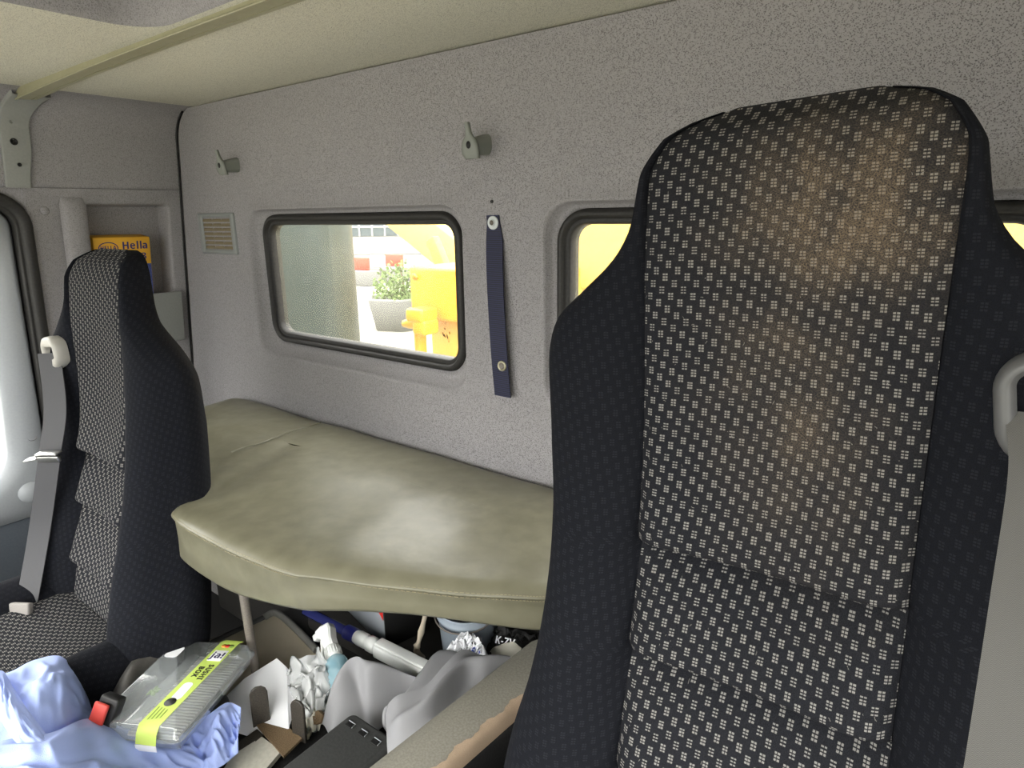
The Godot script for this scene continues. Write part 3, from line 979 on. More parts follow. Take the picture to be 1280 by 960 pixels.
# ---------- bunk ----------
func build_bunk() -> void:
	M.vinyl = grained(Color(0.40, 0.39, 0.32), Color(0.475, 0.465, 0.39), 0.36, 2.2, 0.018, 0.0, 41)
	M.vinyl.normal_enabled = true; M.vinyl.normal_texture = bump_tex(0.02, 42, 3.0); M.vinyl.normal_scale = 0.12
	M.thread = mat(Color(0.55, 0.52, 0.42), 0.8)
	M.tear = mat(Color(0.10, 0.085, 0.06), 0.9)
	M.foam = grained(Color(0.58, 0.50, 0.42), Color(0.68, 0.60, 0.51), 0.95, 14.0, 0.1, 0.5, 43)
	var b := thing("bunk", "olive vinyl bunk cushion along the rear wall with cracked top", "bunk")
	var ctrl := [Vector3(-0.885, 0, 0.012), Vector3(-0.895, 0, 0.10), Vector3(-0.87, 0, 0.215), Vector3(-0.70, 0, 0.275), Vector3(-0.50, 0, 0.345), Vector3(-0.425, 0, 0.385), Vector3(-0.392, 0, 0.418), Vector3(-0.365, 0, 0.442), Vector3(-0.335, 0, 0.455), Vector3(-0.25, 0, 0.460), Vector3(-0.12, 0, 0.456), Vector3(-0.035, 0, 0.446), Vector3(0.005, 0, 0.430), Vector3(0.11, 0, 0.380), Vector3(0.22, 0, 0.322), Vector3(0.285, 0, 0.283), Vector3(0.318, 0, 0.245), Vector3(0.335, 0, 0.18), Vector3(0.36, 0, 0.15), Vector3(0.50, 0, 0.14), Vector3(0.80, 0, 0.14), Vector3(0.88, 0, 0.12), Vector3(0.885, 0, 0.012), Vector3(0.6, 0, 0.009), Vector3(0.2, 0, 0.011), Vector3(-0.2, 0, 0.008), Vector3(-0.6, 0, 0.010)]
	var line := spline(ctrl, 8, true)
	var loop := PackedVector2Array()
	for p in line: loop.append(Vector2(p.x, p.z))
	var wob := FastNoiseLite.new()
	wob.seed = 4; wob.frequency = 3.2; wob.fractal_octaves = 2
	var bottom := func(x: float) -> float: return 0.642 + 0.040 * smoothstep(-0.22, 0.06, x) - 0.010 * smoothstep(0.1, 0.3, x)
	var rows := []
	# side band from the bottom edge up to the seam, then the rounded shoulder and the top
	var prof := [[0.02, 0.0, -2], [0.004, 0.0, -2], [0.0, 0.006, -2], [0.0015, 0.5, -3], [0.001, 0.95, -3], [-0.001, -0.0135, 0], [-0.0035, -0.0115, 0], [-0.0025, -0.0095, 0], [0.004, -0.004, 0], [0.011, -0.0005, 0], [0.022, 0.0015, 0]]
	for q in prof:
		var r := PackedVector3Array()
		var lp := grown(loop, q[0]) if Geometry2D.is_polygon_clockwise(loop) else grown(loop, -q[0])
		for k in loop.size():
			var p := lp[k]
			var top := 0.735 + wob.get_noise_2d(p.x, p.y) * 0.004
			var bt: float = bottom.call(p.x)
			var y: float = bt + q[1] if q[2] == -2 else (lerpf(bt, top - 0.014, q[1]) if q[2] == -3 else top + q[1])
			var low := clampf((top - y) / 0.085, 0, 1)
			r.append(Vector3(p.x + 0.03 * low * exp(-pow((p.x - 0.01) / 0.09, 2.0)) * smoothstep(0.2, 0.35, p.y), y, p.y))
		r.append(r[0])
		rows.append(r)
	var shoulder: PackedVector3Array = rows[rows.size() - 1]
	for t in [0.15, 0.3, 0.45, 0.6, 0.75, 0.9, 1.0]:
		var r := PackedVector3Array()
		for p in shoulder:
			var c := Vector3(clampf(p.x, -0.80, 0.80), 0, 0.16 if p.x < 0.25 else lerpf(0.16, 0.072, smoothstep(0.25, 0.34, p.x)))
			var m := p.lerp(c, t)
			var crown: float = 0.006 * (1.0 - (1.0 - t) * (1.0 - t)) * smoothstep(0.35, 0.1, p.x)
			m.y = 0.7365 + wob.get_noise_2d(m.x, m.z) * 0.006 + crown - 0.006 * exp(-pow((m.x + 0.50 - m.z * 0.35) / 0.035, 2.0)) * smoothstep(0.0, 0.1, m.z)
			r.append(m)
		rows.append(r)
	if Geometry2D.is_polygon_clockwise(loop): pass
	else:
		for r in rows: r.reverse()
	for k in rows.size(): rows[k].reverse()
	part(b, "cushion", rows_mesh(rows), M.vinyl)
	var board := begin()
	var under := grown(loop, -0.05) if not Geometry2D.is_polygon_clockwise(loop) else grown(loop, 0.05)
	var f := func(p: Vector2, y: float) -> Vector3: return Vector3(p.x, y + 0.030 * smoothstep(-0.22, 0.06, p.x), p.y)
	add_loops(board, [under, under], [0.634, 0.6465], f, 1)
	add_cap(board, under, 0.634, f)
	part(b, "base_board", done(board), M.dark)
	# double row of stitches below the rounded edge
	for k in 2:
		var st := begin()
		var lp := grown(loop, -0.0008) if Geometry2D.is_polygon_clockwise(loop) else grown(loop, 0.0008)
		var pts := PackedVector3Array()
		for i in range(54, 128):
			var p := lp[i]
			pts.append(Vector3(p.x, 0.735 + wob.get_noise_2d(p.x, p.y) * 0.004 - (0.0155 if k == 0 else 0.0085), p.y))
		var dense := spline(Array(pts), 6)
		var i := 0
		while i + 2 < dense.size():
			add_tube(st, PackedVector3Array([dense[i], dense[i + 1], dense[i + 2]]), 0.0007, 5)
			i += 3
		part(b, "stitching", done(st), M.thread)
	# two cracks in the cover
	for q in [[[289, 566], [305, 560], [322, 556], [343, 548]], [[344, 548], [362, 540], [378, 536], [401, 529]]]:
		var st := begin()
		var pts := []
		for p in q: pts.append(at_y(p[0], p[1], 0.7435))
		var ln := spline(pts, 8)
		var big: float = 0.0036 if q[0][0] < 300 else 0.0022
		var r0 := PackedVector3Array()
		var r1 := PackedVector3Array()
		var l0 := PackedVector3Array()
		for i in ln.size():
			var hw := big * sin(PI * (i + 0.3) / (ln.size() - 0.4)) * (0.75 + 0.35 * sin(i * 1.7))
			r0.append(ln[i] + Vector3(0, 0, hw)); r1.append(ln[i] + Vector3(0, 0, -hw)); l0.append(ln[i] + Vector3(0, 0.0002, -hw))
		add_rows(st, [r0, r1])
		var tr := part(b, "crack", done(st), M.tear, Vector3(0, 0.0012, 0), "dark open crack in the vinyl")
		part(tr, "lifted_edge", tube(l0, 0.0012, 6), M.vinyl)
	# steel prop under the front edge
	var top := at_z(302, 705, 0.395)
	part(b, "steel_prop", tube(PackedVector3Array([Vector3(top.x, 0.642, 0.40), Vector3(top.x + 0.001, 0.44, 0.397), Vector3(top.x + 0.002, 0.392, 0.396)]), 0.0075, 14), M.steel, Vector3.ZERO, "rusty round steel prop")
	part(b, "prop_foot", lathe(PackedVector2Array([Vector2(0.017, 0), Vector2(0.016, 0.006), Vector2(0.011, 0.011), Vector2(0.009, 0.018), Vector2(0, 0.018)]), 20), M.rust, Vector3(top.x + 0.002, 0.3955, 0.396), "reddish brown foot of the prop")

# ---------- things on the walls ----------
func hook(at: Vector3, label: String) -> void:
	var h := thing("coat_hook", label, "coat hook", at, "coat hooks on the rear wall")
	var st := begin()
	var rows := []        # body: rounded wedge standing off the wall
	for k in 11:
		var t := k / 10.0
		var w := lerpf(0.0135, 0.0115, t) * (1.0 if k < 10 else 0.8)
		var hh := lerpf(0.017, 0.013, t) * (1.0 if k < 10 else 0.8)
		var r := PackedVector3Array()
		for i in 25:
			var a := TAU * i / 24.0
			var ca := cos(a)
			var sa := sin(a)
			r.append(Vector3(signf(ca) * pow(absf(ca), 0.7) * w, -0.006 * t + signf(sa) * pow(absf(sa), 0.75) * hh, 0.040 * t))
		rows.append(r)
	var tip := PackedVector3Array()
	for i in 25: tip.append(Vector3(0, -0.006, 0.040))
	rows.append(tip)
	for r in rows: r.reverse()
	add_rows(st, rows)
	part(h, "body", done(st), M.hookgrey)
	# upright finger at the front
	st = begin()
	rows = []
	for q in [[-0.021, 0.0140, 0.035], [-0.012, 0.0175, 0.0395], [0.0, 0.0165, 0.041], [0.008, 0.0130, 0.0415], [0.014, 0.0065, 0.0425], [0.020, 0.0045, 0.044], [0.032, 0.0040, 0.047], [0.034, 0.0035, 0.047]]:
		var r := PackedVector3Array()
		for c in [[-1.0, -0.004], [-1.0, 0.0015], [-0.6, 0.003], [0.6, 0.003], [1.0, 0.0015], [1.0, -0.004], [-1.0, -0.004]]: r.append(Vector3(c[0] * q[1], q[0] - 0.003, q[2] + c[1]))
		rows.append(r)
	add_rows(st, rows)
	part(h, "finger", done(st), M.hookgrey)
	var e := part(h, "screw_recess", lathe(PackedVector2Array([Vector2(0.0048, 0.0), Vector2(0.0045, 0.0008), Vector2(0, 0.0006)]), 18), M.black, Vector3(0, -0.003, 0.0440))
	e.rotation.x = PI / 2
	e.scale = Vector3(1, 1, 1.25)

func build_wall_things() -> void:
	hook(at_z(297, 206, 0.0) + Vector3(-0.004, 0, 0), "grey plastic coat hook above the small air vent")
	hook(at_z(607, 181, 0.0), "grey plastic coat hook above the blue strap")
	# air vent
	var v := thing("air_vent", "small grey-framed air vent with beige slats on the rear wall", "air vent", Vector3(-0.9205, 1.1615, 0.0))
	var st := begin()
	var f := func(p: Vector2, z: float) -> Vector3: return Vector3(p.x, p.y, z)
	var o := rrect(-0.087, 0.087, -0.0515, 0.0515, 0.006, 4)
	var i := rrect(-0.066, 0.066, -0.040, 0.040, 0.002, 4)
	add_loops(st, [o, grown(o, -0.001), grown(o, -0.004), grown(i, 0.003), i, i], [-0.002, 0.004, 0.006, 0.0045, 0.003, -0.012], f, 1)
	part(v, "frame", done(st), M.ventframe)
	part(v, "backing", box(Vector3(0.134, 0.082, 0.002), 0.0005), M.black, Vector3(0, 0, -0.0125))
	for k in 7:
		var s := begin()
		var y := 0.0335 - k * 0.0112
		var rows := []
		for q in [[0.0055, -0.009], [0.0050, -0.004], [0.0030, 0.0005], [-0.0015, 0.0025], [-0.0045, 0.0015], [-0.0050, -0.002]]:
			var r := PackedVector3Array()
			for x in [-0.066, -0.0245, -0.0235, -0.0205, -0.0195, 0.0195, 0.0205, 0.0235, 0.0245, 0.066]:
				var notch := 0.003 if absf(absf(x) - 0.022) < 0.002 and q[0] > 0.0 else 0.0
				r.append(Vector3(x, y + q[0] - notch, q[1] - notch))
			rows.append(r)
		rows.reverse()
		add_rows(s, rows)
		part(v, "slat", done(s), M.slat)
	# strap with snap fastener
	var strap := thing("strap", "navy blue ribbed strap hanging on the rear wall with two press studs", "strap")
	var a := at_z(616, 269, 0.002)
	var b := at_z(630, 495, 0.010)
	var pts := []
	for k in 9:
		var t := k / 8.0
		var p := a.lerp(b, t)
		p.x = lerpf(a.x, b.x, t) + 0.002 * sin(t * PI)
		p.z = 0.002 + 0.012 * sin(t * PI * 0.75) * smoothstep(0.0, 0.3, t) + 0.003 * t
		pts.append(p)
	M.strapblue = ribbed(Color(0.155, 0.165, 0.285), Color(0.085, 0.09, 0.165))
	var path := spline(pts, 6)
	var half := []
	for k in path.size(): half.append(0.0135 + 0.0045 * smoothstep(0.03, 0.14, float(k) / path.size()))
	part(strap, "webbing", band(path, PackedVector3Array([Vector3(1, 0, 0)]), half, 0.0018), M.strapblue)
	var c1 := at_z(616.5, 278.5, 0.004)
	var stud := part(strap, "press_stud", lathe(PackedVector2Array([Vector2(0.0115, 0), Vector2(0.0113, 0.0015), Vector2(0.0095, 0.0022), Vector2(0.0055, 0.0018), Vector2(0.0050, 0.004), Vector2(0.0035, 0.005), Vector2(0, 0.005)]), 24), M.studwhite, c1, "white round press stud with steel centre")
	stud.rotation.x = PI / 2
	var pin := part(stud, "pin", lathe(PackedVector2Array([Vector2(0.0042, 0.0045), Vector2(0.0035, 0.0062), Vector2(0, 0.0066)]), 16), M.steel)
	var c2 := at_z(627.5, 457.5, 0.0172)
	var ring := part(strap, "eyelet", lathe(PackedVector2Array([Vector2(0.0095, 0), Vector2(0.0095, 0.001), Vector2(0.0082, 0.0022), Vector2(0.0062, 0.002), Vector2(0.0055, 0.0)]), 24), M.brass, c2, "pale metal eyelet")
	ring.rotation.x = PI / 2
	var cen := part(ring, "socket", lathe(PackedVector2Array([Vector2(0.0056, 0.0012), Vector2(0.004, 0.0004), Vector2(0, 0.0004)]), 16), M.steel)
	# bulb box in the niche
	build_bulb_box()

func ribbed(a: Color, c: Color) -> StandardMaterial3D:
	var w := 32
	var b := PackedByteArray()
	b.resize(w * w * 3)
	for y in w:
		for x in w:
			var k := c.lerp(a, clampf(0.5 + 0.9 * sin(TAU * y / 16.0), 0, 1))
			if x % 8 == 0: k = k * 0.9
			var o := (y * w + x) * 3
			b[o] = int(k.r * 255); b[o + 1] = int(k.g * 255); b[o + 2] = int(k.b * 255)
	var m := mat(Color.WHITE, 0.7)
	m.albedo_texture = from_bytes(w, w, b)
	m.uv1_scale = Vector3(140, 140, 1)
	return m

func words(parent: Node3D, text: String, size: float, m: Material, at: Vector3, basis: Basis, bold := true, italic := false) -> MeshInstance3D:
	var t := TextMesh.new()
	var f := SystemFont.new()
	f.font_names = PackedStringArray(["Droid Sans"])
	f.font_weight = 700 if bold else 400
	f.font_italic = italic
	t.font = f
	t.text = text
	t.font_size = 32
	t.pixel_size = size / 32.0
	t.depth = 0.0004
	t.curve_step = 1.0
	var o := part(parent, "lettering", t, m)
	o.transform = Transform3D(basis, at)
	return o

func build_bulb_box() -> void:
	var b := thing("bulb_box", "yellow and blue cardboard bulb box in the wall niche", "box")
	# stands behind the niche plate, turned a little towards the cab
	var w := 0.135
	var hgt := 0.23
	var dep := 0.05
	var tr := Vector3(wall_x(1.155) - 0.004, 1.155, 0.086)
	var tl := Vector3(wall_x(1.155) - 0.004, 1.157, 0.086 + w)
	var xax := (tr - tl).normalized()
	var yax := Vector3(0.13, 1, 0).normalized()
	var zax := xax.cross(yax).normalized()
	yax = zax.cross(xax).normalized()
	var bs := Basis(xax, yax, zax)
	b.transform = Transform3D(bs, (tr + tl) / 2.0 - yax * hgt / 2.0 - zax * dep / 2.0)
	part(b, "carton", box(Vector3(w, hgt, dep), 0.0015), M.cardyellow)
	var st := begin()
	add_box(st, Vector3(w - 0.002, 0.112, 0.001), 0.0003, Transform3D(Basis(), Vector3(0, -0.010, dep / 2)))
	part(b, "blue_print", done(st), M.cardblue, Vector3.ZERO, "mottled blue printed picture")
	var blob := plate(rrect(-0.022, 0.022, -0.013, 0.013, 0.012, 8), 0.0008, 0.0002)
	part(b, "orange_print", blob, M.orange, Vector3(0.030, -0.050, dep / 2 + 0.0008))
	part(b, "red_print", plate(rrect(-0.009, 0.009, -0.010, 0.010, 0.006, 6), 0.0008, 0.0002), M.red, Vector3(-0.012, 0.036, dep / 2 + 0.0008))
	words(b, "Hella", 0.026, M.inkblue, Vector3(0.030, 0.094, dep / 2 + 0.0003), Basis(), true, true)
	words(b, "3003", 0.024, M.inkblue, Vector3(0.030, 0.066, dep / 2 + 0.0003), Basis(), true, true)
	var st2 := begin()
	var fo := func(p: Vector2, z: float) -> Vector3: return Vector3(p.x, p.y, z)
	var oval := PackedVector2Array()
	for k in 32: oval.append(Vector2(cos(TAU * k / 32.0) * 0.021, sin(TAU * k / 32.0) * 0.0125))
	add_loops(st2, [oval, grown(oval, 0.0022)], [0.0006, 0.0006], fo, 1)
	part(b, "oval_logo", done(st2), M.inkblue, Vector3(-0.034, 0.089, dep / 2))
	words(b, "HELLA", 0.011, M.inkblue, Vector3(-0.034, 0.089, dep / 2 + 0.0003), Basis.from_scale(Vector3(1.15, 1.3, 1)), true)

func make_small_materials() -> void:
	M.studwhite = mat(Color(0.80, 0.82, 0.82), 0.35)
	M.brass = mat(Color(0.70, 0.68, 0.58), 0.35, 0.6)
	M.rust = grained(Color(0.34, 0.17, 0.12), Color(0.45, 0.25, 0.18), 0.8, 14.0, 0.06, 0.2, 51)
	M.sleeve = grained(Color(0.38, 0.37, 0.36), Color(0.62, 0.60, 0.58), 0.7, 20.0, 0.06, 0.2, 52)
	M.cardyellow = mat(Color(0.90, 0.68, 0.18), 0.55)
	M.cardblue = grained(Color(0.13, 0.18, 0.45), Color(0.45, 0.52, 0.75), 0.5, 14.0, 0.03, 0.0, 53)
	M.orange = mat(Color(0.90, 0.56, 0.24), 0.55)
	M.red = mat(Color(0.78, 0.16, 0.14), 0.55)
	M.blue_clear = mat(Color(0.16, 0.18, 0.38), 0.2)
	M.recliner = grained(Color(0.24, 0.235, 0.225), Color(0.31, 0.30, 0.285), 0.6, 10.0, 0.04, 0.1, 54)
	M.cranepale = mat(Color(0.90, 0.76, 0.36), 0.5)
	M.inkblue = mat(Color(0.16, 0.15, 0.42), 0.6)

func build_things() -> void:
	make_small_materials()
	build_bunk()
	build_seats()
	build_belts()
	build_wall_things()
	build_clutter()
	build_outside()

# ---------- clutter on the engine tunnel ----------
const TUN := 0.3955
func clear_plastic(c: Color, rough := 0.12) -> StandardMaterial3D:
	var m := mat(c, rough)
	m.transparency = BaseMaterial3D.TRANSPARENCY_ALPHA
	m.cull_mode = BaseMaterial3D.CULL_DISABLED
	return m
# crumpled sheet between two border lines given as pixels with heights [px, py, y]
func sheet(a: Array, b: Array, nu: int, nv: int, wave: Callable, thick := 0.0012) -> ArrayMesh:
	var pa := []
	var pb := []
	for q in a: pa.append(at_y(q[0], q[1], q[2]))
	for q in b: pb.append(at_y(q[0], q[1], q[2]))
	var la := spline(pa, 12)
	var lb := spline(pb, 12)
	var rows := []
	for j in nv + 1:
		var v := float(j) / nv
		var r := PackedVector3Array()
		for i in nu + 1:
			var u := float(i) / nu
			var fa := u * (la.size() - 1)
			var fb := u * (lb.size() - 1)
			var p := la[int(fa)].lerp(la[mini(int(fa) + 1, la.size() - 1)], fa - int(fa))
			var q := lb[int(fb)].lerp(lb[mini(int(fb) + 1, lb.size() - 1)], fb - int(fb))
			r.append(p.lerp(q, v) + wave.call(u, v))
		rows.append(r)
	var st := begin()
	add_rows(st, rows)
	var back := []
	for r in rows:
		var k := PackedVector3Array()
		for p in r: k.append(p - Vector3(0, thick, 0))
		k.reverse()
		back.append(k)
	add_rows(st, back)
	return done(st)

func build_clutter() -> void:
	M.beige = grained(Color(0.64, 0.61, 0.54), Color(0.80, 0.76, 0.68), 0.95, 9.0, 0.2, 0.6, 61)
	M.matrim = mat(Color(0.44, 0.44, 0.42), 0.7)
	M.bluecloth = grained(Color(0.63, 0.70, 0.92), Color(0.68, 0.75, 0.95), 0.9, 9.0, 0.15, 0.25, 62)
	M.fleece = grained(Color(0.53, 0.53, 0.54), Color(0.60, 0.60, 0.61), 1.0, 12.0, 0.2, 0.3, 63)
	M.white = mat(Color(0.95, 0.955, 0.97), 0.6)
	M.whitegloss = mat(Color(0.86, 0.87, 0.86), 0.3)
	M.offwhite = grained(Color(0.76, 0.75, 0.70), Color(0.82, 0.81, 0.76), 0.7, 8.0, 0.03, 0.0, 64)
	M.clear = clear_plastic(Color(0.90, 0.93, 0.94, 0.22))
	M.bag = clear_plastic(Color(0.86, 0.87, 0.87, 0.42), 0.2)
	M.bottle = clear_plastic(Color(0.66, 0.84, 0.90, 0.45), 0.1)
	M.lime = mat(Color(0.78, 0.87, 0.42), 0.5)
	M.leaf = grained(Color(0.35, 0.46, 0.18), Color(0.52, 0.62, 0.28), 0.8, 20.0, 0.05, 0.0, 65)
	M.ink = mat(Color(0.12, 0.11, 0.28), 0.6)
	M.inkblack = mat(Color(0.10, 0.10, 0.09), 0.6)
	M.traydark = grained(Color(0.205, 0.21, 0.21), Color(0.255, 0.26, 0.255), 0.6, 8.0, 0.04, 0.1, 66)
	M.wornsteel = grained(Color(0.13, 0.125, 0.115), Color(0.30, 0.27, 0.23), 0.6, 14.0, 0.05, 0.3, 67)
	M.woodbrown = grained(Color(0.34, 0.27, 0.19), Color(0.52, 0.44, 0.33), 0.85, 16.0, 0.06, 0.5, 68)
	M.greybox = mat(Color(0.52, 0.54, 0.56), 0.6)
	M.bucket = mat(Color(0.56, 0.60, 0.64), 0.45)
	M.blue = mat(Color(0.10, 0.12, 0.42), 0.5)
	M.bluebright = mat(Color(0.22, 0.32, 0.70), 0.5)
	M.rope = mat(Color(0.68, 0.64, 0.57), 0.9)
	M.buckle = mat(Color(0.10, 0.10, 0.10), 0.5)
	M.redbutton = mat(Color(0.80, 0.28, 0.24), 0.45)
	var fl := get_node("floor")
	# dusty mat lying on the tunnel, with a pale raised lip
	var mt := thing("floor_mat", "dusty beige mat on the engine tunnel around the steel prop", "mat")
	var loop := PackedVector2Array([Vector2(-0.452, -0.47), Vector2(-0.195, -0.47), Vector2(-0.215, -0.275), Vector2(-0.395, -0.258), Vector2(-0.43, -0.27)])
	var pm := part(mt, "carpet", plate(loop, 0.006, 0.002), M.beige, Vector3(0, TUN + 0.0032, 0))
	pm.rotation.x = -PI / 2
	var lip := PackedVector3Array([at_y(330, 772, TUN + 0.010), at_y(341, 766, TUN + 0.012), at_y(352, 770, TUN + 0.012), at_y(372, 788, TUN + 0.012), at_y(396, 813, TUN + 0.010)])
	part(mt, "raised_lip", tube(spline(Array(lip), 6), 0.007, 10), M.matrim, Vector3(0, 0.0, 0), "pale grey raised lip")
	part(mt, "side_edge", tube(spline([at_y(228, 822, TUN + 0.007), at_y(280, 796, TUN + 0.007), at_y(330, 772, TUN + 0.008)], 6), 0.006, 8), M.traydark)
	# carpeted ridge in front of the trough under the bunk
	var st := begin()
	add_box(st, Vector3(0.44, 0.034, 0.030), 0.012, Transform3D(Basis(Vector3.UP, 0.03), Vector3(-0.11, TUN + 0.012, 0.222)), true)
	part(fl, "carpet_ridge", done(st), M.carpet)
	build_package()
	build_cloth()
	build_bits()
	build_under_bunk()
	build_console()

func build_package() -> void:
	var p := thing("food_tray", "clear plastic food tray with lime green paper band and ribbed liner", "food tray")
	var ax := Vector3(0.48, 0.02, 0.875).normalized()       # long axis towards the front
	var sx := Vector3(0.875, 0.03, -0.48).normalized()
	var up := ax.cross(sx).normalized()
	sx = up.cross(ax).normalized()
	p.transform = Transform3D(Basis(sx, up, ax), Vector3(-0.248, 0.482, 0.528))
	var hs := 0.074
	var hl := 0.102
	var f := func(q: Vector2, y: float) -> Vector3: return Vector3(q.x, y, q.y)
	var o := rrect(-hs, hs, -hl, hl, 0.012, 6)
	o.reverse()
	var st := begin()
	add_loops(st, [o, grown(o, -0.002), grown(o, 0.004), grown(o, 0.007), grown(o, 0.010)], [-0.002, 0.0, 0.003, 0.016, 0.019], f, 1)
	add_cap(st, grown(o, 0.010), 0.019, f, false, 1)
	part(p, "lid", done(st), M.clear)
	st = begin()
	add_loops(st, [grown(o, -0.002), grown(o, 0.002), grown(o, 0.008), grown(o, 0.012)], [-0.001, -0.002, -0.018, -0.022], f, 1)
	add_cap(st, grown(o, 0.012), -0.022, f, true, 1)
	part(p, "tray", done(st), M.clear)
	# ribbed insert
	st = begin()
	for k in 30:
		add_box(st, Vector3(0.080, 0.003, 0.0025), 0.001, Transform3D(Basis(), Vector3(0.018, -0.006, -0.085 + k * 0.0058)))
	add_box(st, Vector3(0.082, 0.001, 0.178), 0.0004, Transform3D(Basis(), Vector3(0.018, -0.0085, -0.001)))
	part(p, "ribbed_liner", done(st), clear_plastic(Color(0.80, 0.80, 0.79, 0.62), 0.3))
	st = begin()
	add_box(st, Vector3(0.018, 0.010, 0.165), 0.004, Transform3D(Basis(), Vector3(-0.030, -0.004, -0.004)))
	part(p, "divider", done(st), M.clear)
	# paper band along the lid, folded down at the front
	var pts := [Vector3(0.036, 0.0170, -0.103), Vector3(0.034, 0.0205, -0.092), Vector3(0.030, 0.0206, 0.0), Vector3(0.026, 0.0205, 0.082), Vector3(0.024, 0.019, 0.093), Vector3(0.024, 0.010, 0.1015), Vector3(0.0235, -0.004, 0.1055)]
	part(p, "paper_band", band(PackedVector3Array(pts), PackedVector3Array([Vector3(1, 0, 0.04)]), 0.0165, 0.0006), M.lime, Vector3.ZERO, "lime green paper band with dark print")
	part(p, "band_end", box(Vector3(0.033, 0.010, 0.0008), 0.0002), M.white, Vector3(0.0235, -0.009, 0.1062))
	# print on the band, reading from the far end
	var turned := Basis(Vector3(0, 0, -1), Vector3(1, 0, 0) * -1.0, Vector3(0, 1, 0))
	turned = Basis(Vector3(0, 0, 1), Vector3(1, 0, 0), Vector3(0, 1, 0))
	part(p, "logo_patch", box(Vector3(0.024, 0.0006, 0.026), 0.0002), M.white, Vector3(0.034, 0.0212, -0.058))
	words(p, "ja!", 0.020, M.ink, Vector3(0.034, 0.0217, -0.058), Basis(Vector3(0, 0, 1), Vector3(1, 0, 0), Vector3(0, 1, 0)) * Basis(Vector3(0, 0, 1), PI / 2))
	words(p, "SUSHI", 0.0125, M.inkblack, Vector3(0.0385, 0.0213, -0.018), turned, true)
	words(p, "BOX", 0.0125, M.inkblack, Vector3(0.0255, 0.0213, -0.018), turned, true)
	part(p, "white_bubble", plate(rrect(-0.008, 0.008, -0.019, 0.019, 0.007, 6), 0.0006, 0.0002), M.white, Vector3(0.029, 0.0212, 0.026)).rotation.x = -PI / 2
	part(p, "round_emblem", lathe(PackedVector2Array([Vector2(0.0085, 0), Vector2(0.0085, 0.0006), Vector2(0, 0.0006)]), 20), M.traydark, Vector3(0.026, 0.0210, 0.050))
	st = begin()
	for k in 4: add_box(st, Vector3(0.0012, 0.0005, 0.026 - k * 0.003), 0.0002, Transform3D(Basis(), Vector3(0.016 + k * 0.0055, 0.0211, 0.073)))
	part(p, "small_print", done(st), M.leaf)
	for q in [[-0.006, M.orange], [0.001, M.red], [0.008, M.leaf]]:
		part(p, "fruit_print", lathe(PackedVector2Array([Vector2(0.0042, 0), Vector2(0.0042, 0.0005), Vector2(0, 0.0005)]), 12), q[1], Vector3(0.035 + q[0], 0.0209, -0.083))
	# price sticker and a scrap of salad
	var stick := part(p, "price_sticker", plate(rrect(-0.012, 0.012, -0.014, 0.014, 0.007, 6), 0.0006, 0.0002), M.white, Vector3(-0.048, 0.0196, -0.062))
	stick.rotation.x = -PI / 2
	st = begin()
	var r := RandomNumberGenerator.new()
	r.seed = 12
	for k in 14:
		var a := r.randf() * TAU
		var e := Vector3(cos(a), 0.1, sin(a)) * r.randf_range(0.006, 0.014)
		add_tube(st, PackedVector3Array([Vector3.ZERO, e * 0.5 + Vector3(0, 0.002, 0), e]), [0.0012, 0.0022, 0.0006], 6)
	part(p, "salad_scrap", done(st), M.leaf, Vector3(-0.027, 0.009, 0.018), "small green scrap of salad")

